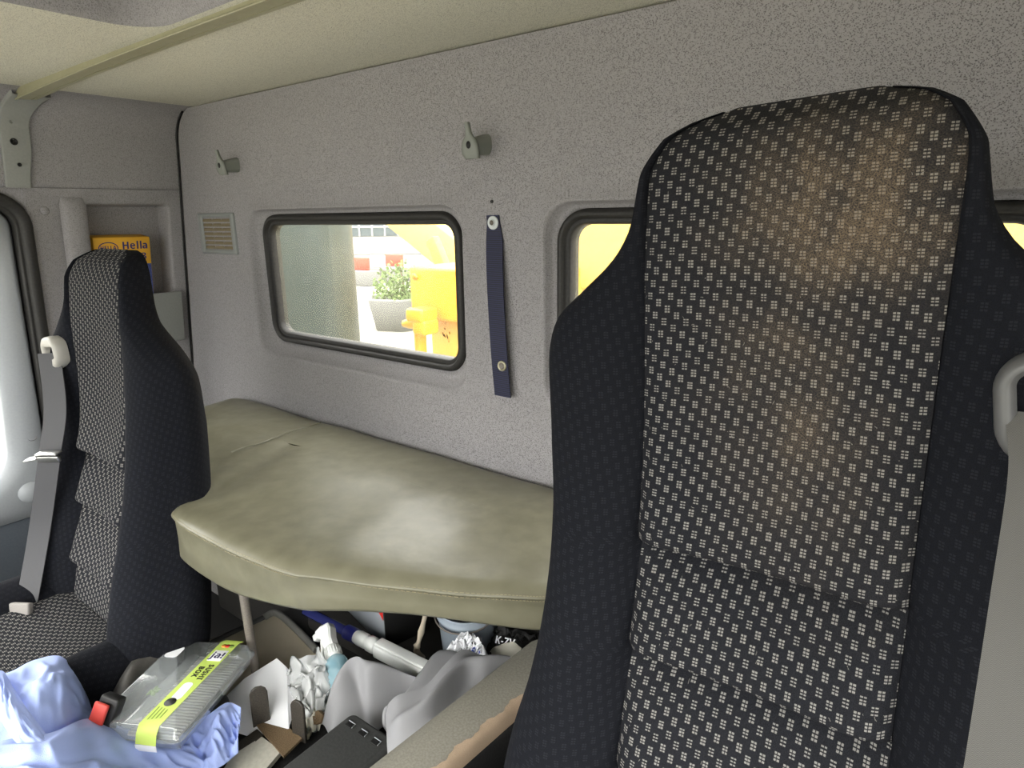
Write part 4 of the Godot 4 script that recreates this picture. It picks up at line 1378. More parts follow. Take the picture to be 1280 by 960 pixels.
func build_cloth() -> void:
	# light blue paper towel heaped over the seat edge and the tunnel
	var c := thing("blue_cloth", "light blue crumpled cloth heaped beside the clear food tray", "cloth")
	var n := FastNoiseLite.new()
	n.seed = 21; n.frequency = 1.1; n.fractal_octaves = 2
	var crease := func(u: float, v: float, s: float) -> float: return 0.012 * (1.0 - absf(n.get_noise_2d(u * 3.0 + s, v * 2.0)) * 2.6) * sin(PI * clampf(v, 0, 1))
	# broad rear hump
	part(c, "rear_fold", sheet([[-60, 850, 0.50], [5, 842, 0.515], [40, 826, 0.53], [75, 820, 0.535], [95, 842, 0.515], [110, 872, 0.48], [117, 895, 0.45]],
		[[-60, 990, 0.54], [0, 955, 0.545], [25, 940, 0.545], [50, 925, 0.54], [78, 918, 0.525], [100, 915, 0.49], [118, 905, 0.452]], 60, 30,
		func(u: float, v: float) -> Vector3: return Vector3(0, 0.022 * sin(PI * v) + 0.006 * sin(u * 9.0 + v * 5.0) * sin(PI * v) + crease.call(u, v, 0.0) * 0.5, 0)), M.bluecloth)
	# a raised fold with a sharp edge across it
	part(c, "edge_fold", sheet([[-20, 846, 0.535], [2, 838, 0.55], [14, 855, 0.56], [30, 880, 0.565], [48, 905, 0.56], [66, 927, 0.55]],
		[[-30, 900, 0.555], [-5, 890, 0.565], [4, 905, 0.57], [18, 925, 0.57], [38, 945, 0.565], [62, 955, 0.555]], 40, 16,
		func(u: float, v: float) -> Vector3: return Vector3(0, 0.010 * sin(PI * v) + crease.call(u, v, 3.0) * 0.4, 0)), M.bluecloth)
	# front band running across to the tray
	part(c, "front_fold", sheet([[-40, 935, 0.555], [30, 920, 0.56], [66, 915, 0.555], [110, 898, 0.51], [150, 908, 0.475], [200, 925, 0.455], [245, 945, 0.44], [272, 962, 0.43]],
		[[-60, 1060, 0.57], [20, 1050, 0.57], [80, 1040, 0.56], [130, 1035, 0.54], [180, 1030, 0.50], [225, 1020, 0.46], [255, 1000, 0.44], [285, 985, 0.42]], 90, 40,
		func(u: float, v: float) -> Vector3: return Vector3(0, 0.014 * sin(PI * v * 2.0 + u * 3.0) * sin(PI * v) + crease.call(u, v, 7.0) * 0.9 - 0.012 * exp(-pow((v - 0.33 - 0.1 * u) / 0.04, 2.0)), 0)), M.bluecloth)
	# crumpled corner right of the tray
	part(c, "corner_fold", sheet([[222, 915, 0.43], [240, 905, 0.445], [262, 892, 0.462], [284, 878, 0.468], [301, 884, 0.462]],
		[[236, 985, 0.43], [262, 965, 0.435], [280, 955, 0.435], [292, 945, 0.435], [298, 940, 0.435]], 40, 24,
		func(u: float, v: float) -> Vector3: return Vector3(0, 0.012 * sin(u * 11.0 + v * 4.0) * sin(PI * v) + crease.call(u, v, 11.0) * 0.8, 0)), M.bluecloth)
	var lump := begin()
	add_box(lump, Vector3(0.20, 0.05, 0.16), 0.02, Transform3D(Basis(Vector3.UP, 0.5), at_y(80, 1040, 0.44)), true)
	part(c, "bundle", done(lump), M.bluecloth)

func poly_sheet(px: Array, thick: float) -> ArrayMesh:       # stiff sheet through corner pixels with heights, fan from the first
	var st := begin()
	var p := PackedVector3Array()
	for q in px: p.append(at_y(q[0], q[1], q[2]))
	var nn := (p[2] - p[0]).cross(p[1] - p[0]).normalized() * thick
	if nn.y < 0: nn = -nn
	for k in range(1, p.size() - 1):
		st.set_smooth_group(1); tri(st, p[0] + nn, p[k] + nn, p[k + 1] + nn)
		st.set_smooth_group(2); tri(st, p[0], p[k + 1], p[k])
	for k in p.size():
		var a := p[k]
		var b := p[(k + 1) % p.size()]
		st.set_smooth_group(3 + k % 6)
		tri(st, a, b, b + nn); tri(st, a, b + nn, a + nn)
	return done(st)

func build_bits() -> void:
	# folded white paper leaning behind the bracket
	var pap := thing("paper_sheet", "folded white sheet of paper behind the dark steel bracket", "paper")
	part(pap, "left_leaf", poly_sheet([[346, 823, 0.452], [358, 834, 0.446], [361, 911, 0.415], [312, 921, 0.402], [262, 905, 0.404], [285, 868, 0.410], [306, 848, 0.428]], 0.0005), M.white)
	part(pap, "right_leaf", poly_sheet([[358, 834, 0.446], [372, 850, 0.432], [369, 884, 0.418], [361, 911, 0.415]], 0.0005), M.white)
	# steel bracket with two uprights
	var br := thing("steel_bracket", "dark worn steel bracket with two upright tongues in front of the paper", "bracket")
	var base := at_y(328, 908, 0.405)
	var tong := PackedVector2Array([Vector2(-0.0135, 0), Vector2(0.0135, 0), Vector2(0.0135, 0.060), Vector2(0.011, 0.067), Vector2(0.005, 0.0715), Vector2(-0.004, 0.0715), Vector2(-0.010, 0.067), Vector2(-0.0135, 0.060)])
	var face := (CAM - base) * Vector3(1, 0, 1)
	var t1 := part(br, "tongue", plate(tong, 0.005, 0.0012), M.wornsteel)
	t1.transform = Transform3D(Basis(Vector3.UP, atan2(face.x, face.z) - 0.15) * Basis(Vector3.RIGHT, -0.08), base)
	var t2 := part(br, "tongue", plate(tong, 0.005, 0.0012), M.wornsteel)
	t2.transform = Transform3D(Basis(Vector3.UP, atan2(face.x, face.z) - 0.9) * Basis(Vector3.RIGHT, -0.05), at_y(375, 925, 0.405))
	part(br, "foot_plate", poly_sheet([[318, 905, 0.408], [337, 892, 0.410], [378, 925, 0.412], [355, 948, 0.410]], 0.004), M.woodbrown, Vector3.ZERO, "brown dusty foot plate")
	part(br, "side_rail", poly_sheet([[290, 938, 0.402], [322, 915, 0.404], [330, 922, 0.405], [300, 950, 0.402]], 0.006), M.wornsteel)
	single("white_card", "flat off-white card lying beside the dark grey console", "card", poly_sheet([[328, 926, 0.402], [352, 944, 0.402], [318, 985, 0.402], [270, 985, 0.402], [290, 950, 0.402]], 0.008), M.offwhite)
	single("wood_chip", "small broken brown wood chip by the grey console", "wood chip", poly_sheet([[395, 892, 0.412], [402, 888, 0.420], [408, 894, 0.420], [406, 903, 0.410], [397, 906, 0.410]], 0.008), M.woodbrown)
	# crumpled clear bag
	var bag := thing("plastic_bag", "crumpled clear plastic bag beside the spray bottle", "bag")
	var n := FastNoiseLite.new()
	n.seed = 31; n.frequency = 1.3; n.fractal_octaves = 3
	var rough := func(u: float, v: float) -> Vector3: return Vector3(n.get_noise_2d(u * 2.0, v * 2.0) * 0.014, n.get_noise_2d(u * 2.0 + 9.0, v * 2.0) * 0.030, n.get_noise_2d(u * 2.0, v * 2.0 + 7.0) * 0.012)
	part(bag, "film", sheet([[360, 838, 0.455], [378, 822, 0.475], [398, 815, 0.480], [412, 828, 0.470], [424, 845, 0.455]], [[372, 880, 0.415], [376, 895, 0.408], [390, 905, 0.403], [402, 895, 0.405], [414, 880, 0.41]], 40, 30, rough), M.bag)
	part(bag, "film", sheet([[362, 842, 0.440], [380, 830, 0.455], [398, 826, 0.460], [412, 838, 0.450]], [[370, 900, 0.402], [380, 918, 0.400], [398, 905, 0.402], [412, 890, 0.402]], 36, 26, func(u: float, v: float) -> Vector3: return rough.call(u + 3.0, v)), M.bag)
	single("white_tissue", "small crumpled white tissue below the clear bag", "tissue", sheet([[366, 905, 0.405], [378, 882, 0.418], [398, 868, 0.426], [408, 876, 0.420]], [[384, 925, 0.402], [392, 915, 0.404], [402, 905, 0.406], [412, 895, 0.406]], 24, 16, func(u: float, v: float) -> Vector3: return Vector3(0, n.get_noise_2d(u * 3.0, v * 3.0) * 0.015, 0)), M.offwhite)
	# spray bottle lying with its trigger head up
	var sb := thing("spray_bottle", "clear blue spray bottle with white trigger head", "spray bottle")
	var b0 := at_y(436, 885, 0.425)
	var b1 := at_y(412, 800, 0.472)
	var ax := (b1 - b0).normalized()
	var fr := frame_at(ax, Vector3(0.6, 0.1, 0.75))
	sb.transform = Transform3D(Basis(fr.x, ax, fr.x.cross(ax)), b0)
	var len := b0.distance_to(b1)
	var prof := PackedVector2Array([Vector2(0, 0), Vector2(0.017, 0.001), Vector2(0.020, 0.006)])
	for k in 8:
		prof.append(Vector2(0.0205, 0.010 + k * 0.0085)); prof.append(Vector2(0.0185, 0.0135 + k * 0.0085))
	prof.append_array(PackedVector2Array([Vector2(0.0205, 0.080), Vector2(0.018, 0.090), Vector2(0.011, 0.096), Vector2(0.010, 0.102)]))
	part(sb, "bottle", lathe(prof, 24), M.bottle, Vector3.ZERO, "clear pale blue ribbed bottle")
	var cap := PackedVector2Array()
	for q in [[0.0, 0.096], [0.0135, 0.096], [0.0140, 0.099], [0.0140, 0.113], [0.0125, 0.117], [0.008, 0.119], [0.0, 0.119]]: cap.append(Vector2(q[0], q[1]))
	var collar := part(sb, "collar", lathe(cap, 28), M.whitegloss)
	var ribs := begin()
	for k in 20: add_box(ribs, Vector3(0.0012, 0.014, 0.0012), 0.0003, Transform3D(Basis(), Vector3(cos(TAU * k / 20.0) * 0.0141, 0.106, sin(TAU * k / 20.0) * 0.0141)))
	part(collar, "grip_ribs", done(ribs), M.whitegloss)
	var hd := begin()
	var headpoly := PackedVector2Array([Vector2(-0.010, 0.117), Vector2(0.010, 0.117), Vector2(0.012, 0.128), Vector2(0.013, 0.142), Vector2(0.020, 0.150), Vector2(0.020, 0.164), Vector2(0.006, 0.166), Vector2(-0.012, 0.160), Vector2(-0.014, 0.148), Vector2(-0.010, 0.132)])
	part(sb, "head", plate(headpoly, 0.020, 0.003), M.whitegloss)
	part(sb, "trigger", plate(PackedVector2Array([Vector2(0.012, 0.142), Vector2(0.012, 0.134), Vector2(0.018, 0.120), Vector2(0.021, 0.108), Vector2(0.024, 0.109), Vector2(0.022, 0.124), Vector2(0.017, 0.143)]), 0.010, 0.0015), M.whitegloss)
	var nz := part(sb, "nozzle", box(Vector3(0.010, 0.012, 0.014), 0.002), M.whitegloss, Vector3(0.024, 0.157, 0))

func build_under_bunk() -> void:
	# long-handled brush lying along the trough
	var br := thing("wash_brush", "white plastic brush handle with blue collar lying under the bunk", "brush")
	var a := at_y(403, 774, 0.440)
	var e := at_y(545, 846, 0.440)
	var d := e - a
	var fr := frame_at(d)
	br.transform = Transform3D(fr, a)
	var L := d.length()
	part(br, "shaft", tube(PackedVector3Array([Vector3(0, 0, -0.05), Vector3(0, 0, L * 0.26)]), 0.0095, 14), M.blue_clear, Vector3.ZERO, "clear blue tube")
	part(br, "collar", tube(PackedVector3Array([Vector3(0, 0, L * 0.24), Vector3(0, 0, L * 0.33)]), 0.0135, 16), M.blue)
	part(br, "coupling", tube(PackedVector3Array([Vector3(0, 0, L * 0.33), Vector3(0, 0, L * 0.36), Vector3(0, 0, L * 0.42), Vector3(0, 0, L * 0.435), Vector3(0, 0, L * 0.45), Vector3(0, 0, L * 0.50), Vector3(0, 0, L * 0.52)]), [0.012, 0.0135, 0.0135, 0.010, 0.0145, 0.0145, 0.010], 16), M.whitegloss)
	var st := begin()
	add_box(st, Vector3(0.030, 0.026, L * 0.48), 0.005, Transform3D(Basis(), Vector3(0, 0, L * 0.76)), true)
	add_box(st, Vector3(0.020, 0.006, L * 0.46), 0.002, Transform3D(Basis(), Vector3(0, 0.0135, L * 0.76)))
	part(br, "handle", done(st), M.whitegloss)
	# cartons, bucket, rope, rags behind the ridge
	var bx := thing("carton", "grey carton with a red corner under the bunk", "box")
	var turn := Basis(Vector3.UP, -0.22)
	var edge := at_z(497, 800, 0.165)
	var mid := edge - turn * Vector3(0.095, 0, 0.05)
	bx.transform = Transform3D(turn, Vector3(mid.x, TUN + 0.046, mid.z + 0.03))
	part(bx, "body", box(Vector3(0.19, 0.09, 0.10), 0.002), M.greybox)
	part(bx, "dark_end", box(Vector3(0.003, 0.0895, 0.0995), 0.0008), M.black, Vector3(0.0955, 0, 0), "black end panel")
	var tri_red := plate(PackedVector2Array([Vector2(0, 0), Vector2(0.0, 0.026), Vector2(-0.040, 0.026)]), 0.001, 0.0002)
	part(bx, "red_corner", tri_red, M.red, Vector3(0.094, 0.0185, 0.0508), "red printed corner")
	var bk := thing("bucket", "blue-grey plastic bucket under the bunk", "bucket", Vector3(at_y(553, 812, 0.44).x, TUN, 0.098))
	var out := lathe(PackedVector2Array([Vector2(0.0, 0.003), Vector2(0.058, 0.003), Vector2(0.060, 0.0), Vector2(0.062, 0.004), Vector2(0.070, 0.085), Vector2(0.0735, 0.086), Vector2(0.0735, 0.091), Vector2(0.0705, 0.093), Vector2(0.072, 0.100), Vector2(0.0715, 0.104), Vector2(0.068, 0.103), Vector2(0.060, 0.006), Vector2(0, 0.006)]), 40)
	part(bk, "pail", out, M.bucket)
	bk.scale = Vector3(0.82, 0.95, 0.82)
	st = begin()
	var hp := PackedVector3Array()
	for k in 13: hp.append(Vector3(cos(PI * k / 12.0) * 0.072, 0.092 - 0.010 * sin(PI * k / 12.0), 0.012 + sin(PI * k / 12.0) * 0.066))
	part(bk, "wire_handle", tube(hp, 0.0018, 8), M.steel)
	single("rope", "knotted off-white rope hanging between carton and bucket", "rope", tube(spline([Vector3(at_y(526, 780, 0.47).x, 0.50, 0.150), at_y(524, 800, 0.445), at_y(520, 812, 0.43), at_y(528, 822, 0.42), at_y(523, 832, 0.412), at_y(515, 838, 0.408)], 8), [0.004, 0.0045, 0.006, 0.0045, 0.004, 0.005, 0.0065, 0.005, 0.004, 0.004, 0.005, 0.0065, 0.007, 0.005, 0.004, 0.004, 0.005, 0.006, 0.0065, 0.005, 0.004, 0.004, 0.004, 0.005, 0.0055, 0.005, 0.004, 0.004, 0.004, 0.004, 0.004, 0.004, 0.004, 0.004, 0.004, 0.004, 0.004, 0.004, 0.004, 0.004, 0.004], 10), M.rope)
	var n := FastNoiseLite.new()
	n.seed = 41; n.frequency = 3.0; n.fractal_octaves = 2
	var rough := func(u: float, v: float) -> Vector3: return Vector3(0, n.get_noise_2d(u * 2.5, v * 2.0) * 0.018, n.get_noise_2d(u * 2.0 + 5.0, v * 2.0) * 0.01)
	var rag := thing("striped_rag", "white rag with a blue edge in front of the bucket", "cloth")
	part(rag, "cloth", sheet([[546, 835, 0.42], [556, 818, 0.45], [575, 795, 0.478], [594, 796, 0.48], [606, 812, 0.465], [612, 826, 0.45]], [[556, 850, 0.415], [570, 838, 0.43], [580, 820, 0.445], [592, 815, 0.45], [600, 822, 0.448], [604, 832, 0.442]], 36, 14, rough), M.white)
	part(rag, "blue_edge", sheet([[560, 846, 0.42], [572, 832, 0.436], [584, 818, 0.45], [594, 812, 0.456], [602, 820, 0.45]], [[566, 850, 0.416], [578, 838, 0.43], [588, 826, 0.44], [596, 822, 0.444], [604, 828, 0.442]], 30, 8, rough), M.bluebright)
	single("work_glove", "crumpled off-white glove beside the armrest", "glove", sheet([[612, 815, 0.435], [625, 806, 0.455], [640, 803, 0.46], [652, 810, 0.45]], [[616, 826, 0.425], [628, 824, 0.432], [640, 822, 0.435], [650, 822, 0.432]], 26, 12, func(u: float, v: float) -> Vector3: return Vector3(0, 0.010 * sin(PI * v) + 0.004 * sin(u * 11.0) * sin(PI * v), 0)), M.offwhite)
	var bb := thing("black_bag", "black bag with white letters under the bunk", "bag")
	part(bb, "bag_body", sheet([[596, 792, 0.44], [618, 786, 0.46], [645, 788, 0.465], [672, 796, 0.45]], [[604, 822, 0.41], [622, 818, 0.42], [645, 815, 0.42], [668, 815, 0.415]], 24, 12, rough), M.black)
	var ta := at_y(636, 801, 0.452)
	words(bb, "K-ZV", 0.018, M.white, ta + Vector3(0, 0.006, 0.012), frame_basis(ta, 0.25), true)
	# strip of blue edge at the trough
	single("blue_strip", "thin blue plastic strip along the brush handle", "strip", tube(PackedVector3Array([at_y(488, 824, 0.420), at_y(520, 841, 0.420), at_y(534, 850, 0.420)]), 0.0035, 8), M.bluebright)
	# grey fleece in two heaps
	var fl := thing("fleece_blanket", "grey fleece blanket bunched between the bunk and the armrest", "blanket")
	part(fl, "left_bundle", sheet([[402, 905, 0.41], [416, 862, 0.445], [430, 833, 0.478], [446, 821, 0.492], [462, 826, 0.488], [500, 838, 0.470], [536, 850, 0.455]],
		[[420, 930, 0.40], [438, 925, 0.40], [452, 920, 0.405], [466, 915, 0.405], [485, 905, 0.405], [508, 892, 0.41], [540, 862, 0.44]], 70, 36,
		func(u: float, v: float) -> Vector3: return Vector3(0, 0.030 * sin(PI * pow(v, 0.7)) * (0.5 + 0.5 * sin(u * 13.0 - 1.2 + v)) + 0.004 * sin(v * 9.0 + u * 6.0), 0.008 * sin(u * 13.0) * sin(PI * v))), M.fleece)
	part(fl, "right_bundle", sheet([[482, 885, 0.455], [498, 870, 0.480], [530, 856, 0.492], [556, 832, 0.498], [580, 812, 0.502], [604, 818, 0.498], [636, 830, 0.482]],
		[[486, 992, 0.455], [505, 982, 0.49], [530, 966, 0.500], [560, 945, 0.505], [590, 920, 0.505], [618, 898, 0.505], [650, 860, 0.49]], 70, 40,
		func(u: float, v: float) -> Vector3: return Vector3(0, 0.020 * exp(-pow((v - 0.42 + 0.25 * u) / 0.10, 2.0)) * smoothstep(0.0, 0.15, u) - 0.010 * exp(-pow((v - 0.62 + 0.25 * u) / 0.10, 2.0)) + 0.003 * sin(u * 14.0 + v * 5.0), 0)), M.fleece)
	var cuff := spline([at_y(484, 886, 0.458), at_y(482, 905, 0.445), at_y(492, 916, 0.440), at_y(502, 908, 0.447), at_y(498, 890, 0.458)], 8, true)
	part(fl, "rolled_cuff", tube(cuff, 0.0045, 10, true), M.fleece)
	var mass := begin()
	add_box(mass, Vector3(0.17, 0.07, 0.16), 0.03, Transform3D(Basis(Vector3.UP, 0.3), Vector3(0.085, TUN + 0.038, 0.235)), true)
	part(fl, "inner_roll", done(mass), M.fleece)
func frame_basis(at: Vector3, pitch: float) -> Basis:
	var d := (CAM - at) * Vector3(0.4, 0, 1)
	return Basis(Vector3.UP, atan2(d.x, d.z)) * Basis(Vector3.RIGHT, -0.7)

func build_console() -> void:
	# dark plastic console with three slots along its rear edge
	var c := thing("storage_console", "dark grey plastic console tray with three small slots", "console")
	var a := at_y(441, 891, 0.455)
	var b := at_y(494, 926, 0.455)
	var d := b - a
	var w := d.length()
	var xa := d.normalized()
	var za := Vector3.UP.cross(xa) * -1.0
	za = xa.cross(Vector3.UP)
	c.transform = Transform3D(Basis(xa, Vector3.UP, za), (a + b) / 2.0)
	var st := begin()
	var deep := 0.30
	var f := func(q: Vector2, y: float) -> Vector3: return Vector3(q.x, y, q.y)
	var top := rrect(-w / 2, w / 2, 0.0, deep, 0.010, 5)
	top.reverse()
	add_loops(st, [grown(top, -0.002), grown(top, -0.002), top, grown(top, 0.003)], [-0.058, -0.004, -0.001, 0.0], f, 1)
	add_cap(st, grown(top, 0.003), 0.0, f, false, 1)
	part(c, "lid", done(st), M.traydark)
	for k in 3:
		var s := begin()
		var q := Vector3(-w / 2 + w * (0.17 + 0.30 * k), 0.0004, 0.019)
		add_box(s, Vector3(0.014, 0.0014, 0.008), 0.0004, Transform3D(Basis(), q))
		var slot := part(c, "slot", done(s), M.black)
		part(slot, "slot_rim", tube(PackedVector3Array([q + Vector3(-0.007, 0.001, -0.005), q + Vector3(0.007, 0.001, -0.005), q + Vector3(0.008, 0.001, 0.003)]), 0.0008, 6), M.doortrim)
	# recliner cover and buckle on the inner side of the far seat
	var far := get_node("truck_seat")
	var inv: Transform3D = far.transform.affine_inverse()
	st = begin()
	var rows := []
	var spine := spline([inv * at_z(229, 800, 0.47), inv * at_z(205, 806, 0.50), inv * at_z(175, 822, 0.54), inv * at_z(155, 848, 0.575), inv * at_z(138, 880, 0.60), inv * at_z(120, 915, 0.62)], 6)
	for k in spine.size():
		var t := float(k) / (spine.size() - 1)
		var hgt := lerpf(0.055, 0.085, sin(PI * t))
		var r := PackedVector3Array()
		for q in [[-0.020, -1.0], [-0.020, -0.12], [-0.014, -0.02], [0.0, 0.0], [0.012, -0.02], [0.018, -0.12], [0.018, -1.0]]: r.append(spine[k] + Vector3(q[0], q[1] * hgt, q[0] * 0.2))
		rows.append(r)
	add_rows(st, rows)
	part(far, "recliner_cover", done(st), M.recliner, Vector3.ZERO, "curved dark grey plastic hinge cover")
	var bp: Vector3 = inv * at_z(128, 872, 0.625)
	var bu := begin()
	add_box(bu, Vector3(0.030, 0.055, 0.020), 0.004, Transform3D(Basis(Vector3.RIGHT, -0.5) * Basis(Vector3.UP, 0.5), bp + Vector3(0.008, -0.025, 0)), true)
	var buckle := part(far, "belt_buckle", done(bu), M.buckle, Vector3.ZERO, "black belt buckle with red button")
	bu = begin()
	add_box(bu, Vector3(0.022, 0.030, 0.006), 0.002, Transform3D(Basis(Vector3.RIGHT, -0.5) * Basis(Vector3.UP, 0.5), bp + Vector3(0.014, -0.012, 0.012)))
	part(buckle, "release_button", done(bu), M.redbutton, Vector3.ZERO, "red release button")

# ---------- outside ----------
func build_outside() -> void:
	M.ground = grained(Color(0.46, 0.45, 0.42), Color(0.53, 0.52, 0.48), 0.9, 0.4, 0.03, 0.0, 71)
	M.crane = grained(Color(0.87, 0.66, 0.08), Color(0.91, 0.71, 0.12), 0.45, 1.5, 0.02, 0.0, 72)
	M.cranedark = mat(Color(0.78, 0.60, 0.22), 0.5)
	M.teal = grained(Color(0.09, 0.15, 0.155), Color(0.15, 0.215, 0.21), 0.5, 2.5, 0.03, 0.0, 73)
	M.concrete = grained(Color(0.40, 0.40, 0.39), Color(0.46, 0.46, 0.45), 0.9, 1.0, 0.04, 0.1, 74)
	M.facade = mat(Color(0.66, 0.66, 0.65), 0.8)
	M.winglass = mat(Color(0.34, 0.38, 0.40), 0.25)
	M.shrub = grained(Color(0.30, 0.38, 0.20), Color(0.46, 0.54, 0.30), 0.9, 3.0, 0.05, 0.0, 75)
	M.barrier = mat(Color(0.86, 0.24, 0.16), 0.6)
	var g := structure("floor_outside", "pale yard paving outside")
	part(g, "slab", box(Vector3(90, 0.1, 90), 0.01), M.ground, Vector3(0, -1.15, 0))
	# dark column right behind the cab
	var cyl := thing("intake_column", "dark teal round column standing behind the cab", "column", Vector3(-1.425, -1.0, -0.56))
	part(cyl, "tube", lathe(PackedVector2Array([Vector2(0, 0), Vector2(0.215, 0), Vector2(0.215, 2.6), Vector2(0.19, 2.66), Vector2(0, 2.66)]), 40), M.teal)
	part(cyl, "clamp_ring", lathe(PackedVector2Array([Vector2(0.216, 0.0), Vector2(0.222, 0.004), Vector2(0.222, 0.036), Vector2(0.216, 0.04)]), 40), M.teal, Vector3(0, 0.9, 0))
	part(cyl, "foot_flange", lathe(PackedVector2Array([Vector2(0, -0.1), Vector2(0.30, -0.1), Vector2(0.30, -0.07), Vector2(0.22, -0.03), Vector2(0.215, 0.02)]), 40), M.teal)
	# yellow loader crane
	var cr := thing("loader_crane", "yellow loader crane standing behind the cab", "crane")
	var st := begin()
	add_box(st, Vector3(0.62, 0.215, 0.5), 0.015, Transform3D(Basis(), Vector3(-0.975, 0.8875, -1.25)))
	part(cr, "head_block", done(st), M.crane)
	st = begin()
	add_box(st, Vector3(0.62, 1.9, 0.42), 0.015, Transform3D(Basis(), Vector3(-0.925, -0.15, -1.27)))
	part(cr, "column", done(st), M.crane)
	for q in [[-1.245, 0.955], [-1.235, 0.815]]:
		var bolt := part(cr, "bolt", lathe(PackedVector2Array([Vector2(0.014, 0), Vector2(0.014, 0.010), Vector2(0.009, 0.014), Vector2(0, 0.014)]), 6), M.cranedark, Vector3(q[0], q[1], -1.0))
		bolt.rotation.x = PI / 2
	var vb := at_z(527, 393, -0.93)
	st = begin()
	add_box(st, Vector3(0.095, 0.055, 0.10), 0.016, Transform3D(Basis(), vb), true)
	add_box(st, Vector3(0.070, 0.06, 0.09), 0.014, Transform3D(Basis(), vb + Vector3(0.020, -0.048, 0)), true)
	part(cr, "valve_block", done(st), M.crane)
	part(cr, "valve_stub", tube(PackedVector3Array([vb + Vector3(-0.095, -0.045, 0.01), vb + Vector3(-0.06, -0.04, 0.01), vb + Vector3(0, -0.035, 0)]), [0.014, 0.022, 0.028], 14), M.crane)
	st = begin()
	add_box(st, Vector3(0.030, 0.16, 0.05), 0.008, Transform3D(Basis(), vb + Vector3(-0.035, -0.14, -0.02)))
	add_box(st, Vector3(0.12, 0.032, 0.05), 0.008, Transform3D(Basis(), vb + Vector3(0.01, -0.205, -0.02)))
	part(cr, "hose_guard", done(st), M.crane)
	# folded boom running over the top, with its diagonal strut
	var boom := begin()
	var a0 := at_z(475, 262, -1.75)
	var a1 := at_z(640, 395, -1.75)
	var dd := a1 - a0
	add_box(boom, Vector3(0.16, 0.20, dd.length() + 0.4), 0.01, Transform3D(frame_at(dd), (a0 + a1) / 2.0 + Vector3(0, 0.10, 0)))
	part(cr, "jib_arm", done(boom), M.cranepale)
	boom = begin()
	var s0 := at_z(540, 298, -1.5)
	var s1 := at_z(575, 382, -1.5)
	add_box(boom, Vector3(0.05, 0.06, s0.distance_to(s1)), 0.006, Transform3D(frame_at(s1 - s0), (s0 + s1) / 2.0))
	var s2 := at_z(590, 320, -1.5)
	add_box(boom, Vector3(0.05, 0.05, s1.distance_to(s2)), 0.006, Transform3D(frame_at(s2 - s1), (s2 + s1) / 2.0))
	part(cr, "strut", done(boom), M.cranedark)
	boom = begin()
	add_box(boom, Vector3(2.0, 0.50, 0.40), 0.02, Transform3D(Basis(), Vector3(0.30, 1.15, -1.55)))
	part(cr, "main_boom", done(boom), M.cranepale)
	# planter with shrub
	var pc := at_y(482, 413, -1.1)
	var pl := thing("planter", "grey concrete planter in the yard behind the truck", "planter", Vector3(pc.x, -1.1, pc.z - 0.45))
	part(pl, "pot", lathe(PackedVector2Array([Vector2(0, 0), Vector2(0.52, 0), Vector2(0.66, 0.66), Vector2(0.66, 0.70), Vector2(0.58, 0.70), Vector2(0.56, 0.60), Vector2(0, 0.60)]), 6), M.concrete)
	pl.rotation.y = 0.35
	pl.scale = Vector3(1.15, 0.95, 1.15)
	var sh := thing("shrub", "loose green shrub growing in the grey planter", "shrub", Vector3(pc.x + 0.1, -1.1 + 0.58, pc.z - 0.45))
	var r := RandomNumberGenerator.new()
	r.seed = 77
	var lv := begin()
	for k in 900:
		var dir := Vector3(r.randfn(), absf(r.randfn()) * 0.9, r.randfn()).normalized()
		var p := dir * Vector3(0.75, 0.85, 0.6) * pow(r.randf(), 0.5)
		var u := Vector3(r.randfn(), r.randfn(), r.randfn()).normalized() * 0.055
		var v := u.cross(Vector3(r.randfn(), r.randfn(), r.randfn())).normalized() * 0.030
		lv.set_smooth_group(k % 30)
		tri(lv, p - u, p + v, p + u); tri(lv, p - u, p + u, p - v)
	var lf := part(sh, "foliage", done(lv), M.shrub)
	lf.set_meta("kind", "stuff")
	part(sh, "stem", tube(PackedVector3Array([Vector3(0, 0, 0), Vector3(0.02, 0.4, 0), Vector3(-0.03, 0.75, 0.02)]), [0.03, 0.02, 0.008], 8), M.woodbrown)
	# red and white barrier blocks farther back
	for q in [[452, 356, 0.9, "barrier"], [474, 352, 0.7, "white"], [494, 350, 0.9, "barrier"]]:
		var bp := at_y(q[0], q[1], -1.1)
		var blk := thing("barrier_block", ["concrete block with a red barrier board beside the dark column", "concrete block with a white barrier board between two red ones", "concrete block with a red barrier board behind the green shrub"][[452, 474, 494].find(q[0])], "barrier", Vector3(bp.x, -1.1, bp.z), "barriers in the yard")
		part(blk, "block", box(Vector3(1.3, 0.5, 0.6), 0.03), M.concrete, Vector3(0, 0.25, 0))
		part(blk, "board", box(Vector3(q[2], 0.42, 0.12), 0.03), M.barrier if q[3] == "barrier" else M.white, Vector3(0, 0.72, 0))
	# pale building with a window grid
	var bd := thing("building", "pale building with large gridded windows across the yard", "building", Vector3(-30, -1.1, -26))
	bd.rotation.y = 0.55
	part(bd, "wall", box(Vector3(44, 11, 1.0), 0.05), M.facade, Vector3(0, 5.5, -0.5))
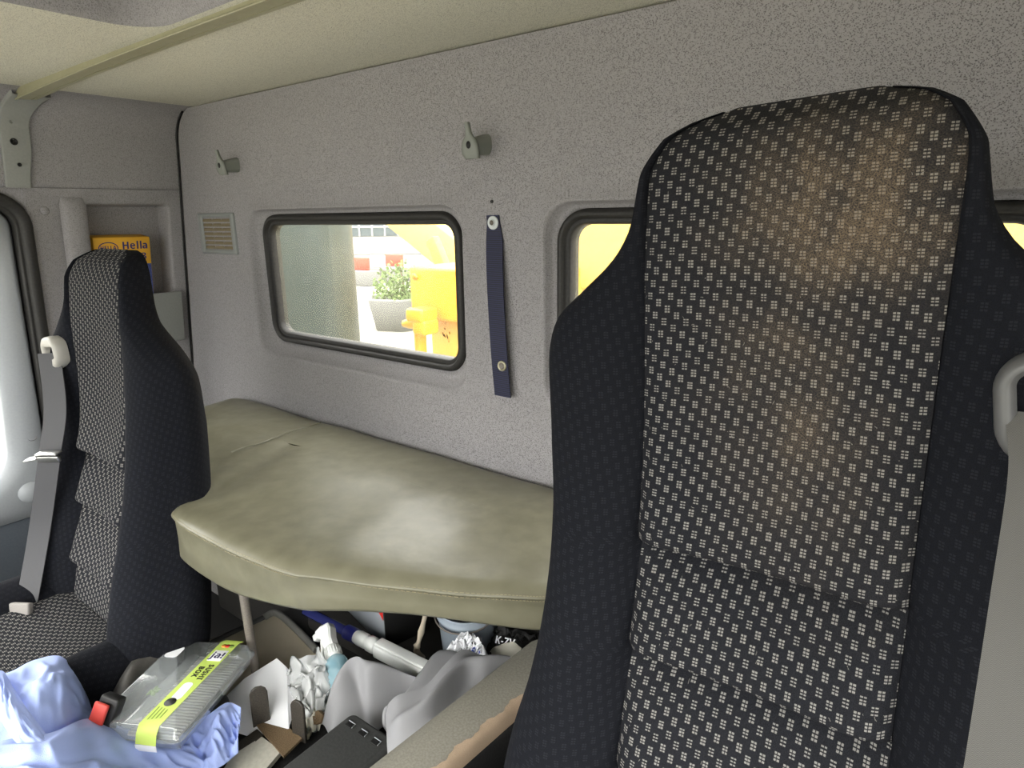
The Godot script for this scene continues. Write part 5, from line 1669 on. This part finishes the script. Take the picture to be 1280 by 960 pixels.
	for k in 9:
		var win := part(bd, "window", box(Vector3(3.6, 1.7, 0.12), 0.02), M.winglass, Vector3(-18 + k * 4.5, 1.95, 0.0))
		for m in 4: part(win, "glazing_bar", box(Vector3(0.10, 1.7, 0.10), 0.01), M.facade, Vector3(-1.2 + m * 0.8, 0, 0.06))
		for m in 2: part(win, "glazing_bar", box(Vector3(3.6, 0.10, 0.10), 0.01), M.facade, Vector3(0, -0.3 + m * 0.6, 0.06))

func _ready() -> void:
	rng.seed = 7
	var cam := Camera3D.new()
	cam.name = "camera"
	add_child(cam)
	cam.transform = Transform3D(Basis(RIGHT, UPV, -FWD).orthonormalized(), CAM)
	cam.fov = rad_to_deg(2.0 * atan(480.0 / FPX))
	cam.near = 0.02; cam.far = 200.0
	cam.current = true
	var we := WorldEnvironment.new()
	we.name = "world"
	var env := Environment.new()
	env.background_mode = Environment.BG_SKY
	var sky := Sky.new()
	var sm := ProceduralSkyMaterial.new()
	sm.sky_top_color = Color(1.0, 0.995, 0.975)
	sm.sky_horizon_color = Color(0.50, 0.505, 0.51)
	sm.sky_curve = 0.32
	sm.ground_bottom_color = Color(0.62, 0.60, 0.55)
	sm.ground_horizon_color = Color(0.80, 0.79, 0.76)
	sm.sky_energy_multiplier = 4.0
	sm.ground_energy_multiplier = 1.0
	sky.sky_material = sm
	env.sky = sky
	env.tonemap_mode = Environment.TONE_MAPPER_LINEAR
	env.tonemap_exposure = EXPOSURE
	env.sdfgi_enabled = true; env.ssao_enabled = true; env.ssil_enabled = true
	we.environment = env
	add_child(we)
	var sun := DirectionalLight3D.new()
	sun.name = "sun"
	sun.light_color = Color(1.0, 0.97, 0.90)
	sun.light_energy = SUN
	sun.light_angular_distance = 0.6
	sun.shadow_enabled = true
	sun.rotation_degrees = Vector3(-66, 12, 0)
	add_child(sun)
	make_materials()
	build_back_wall()
	build_side(-1.0)
	build_side(1.0)
	build_roof()
	build_floor()
	build_front()
	build_things()
const EXPOSURE := 0.62
const SUN := 0.15
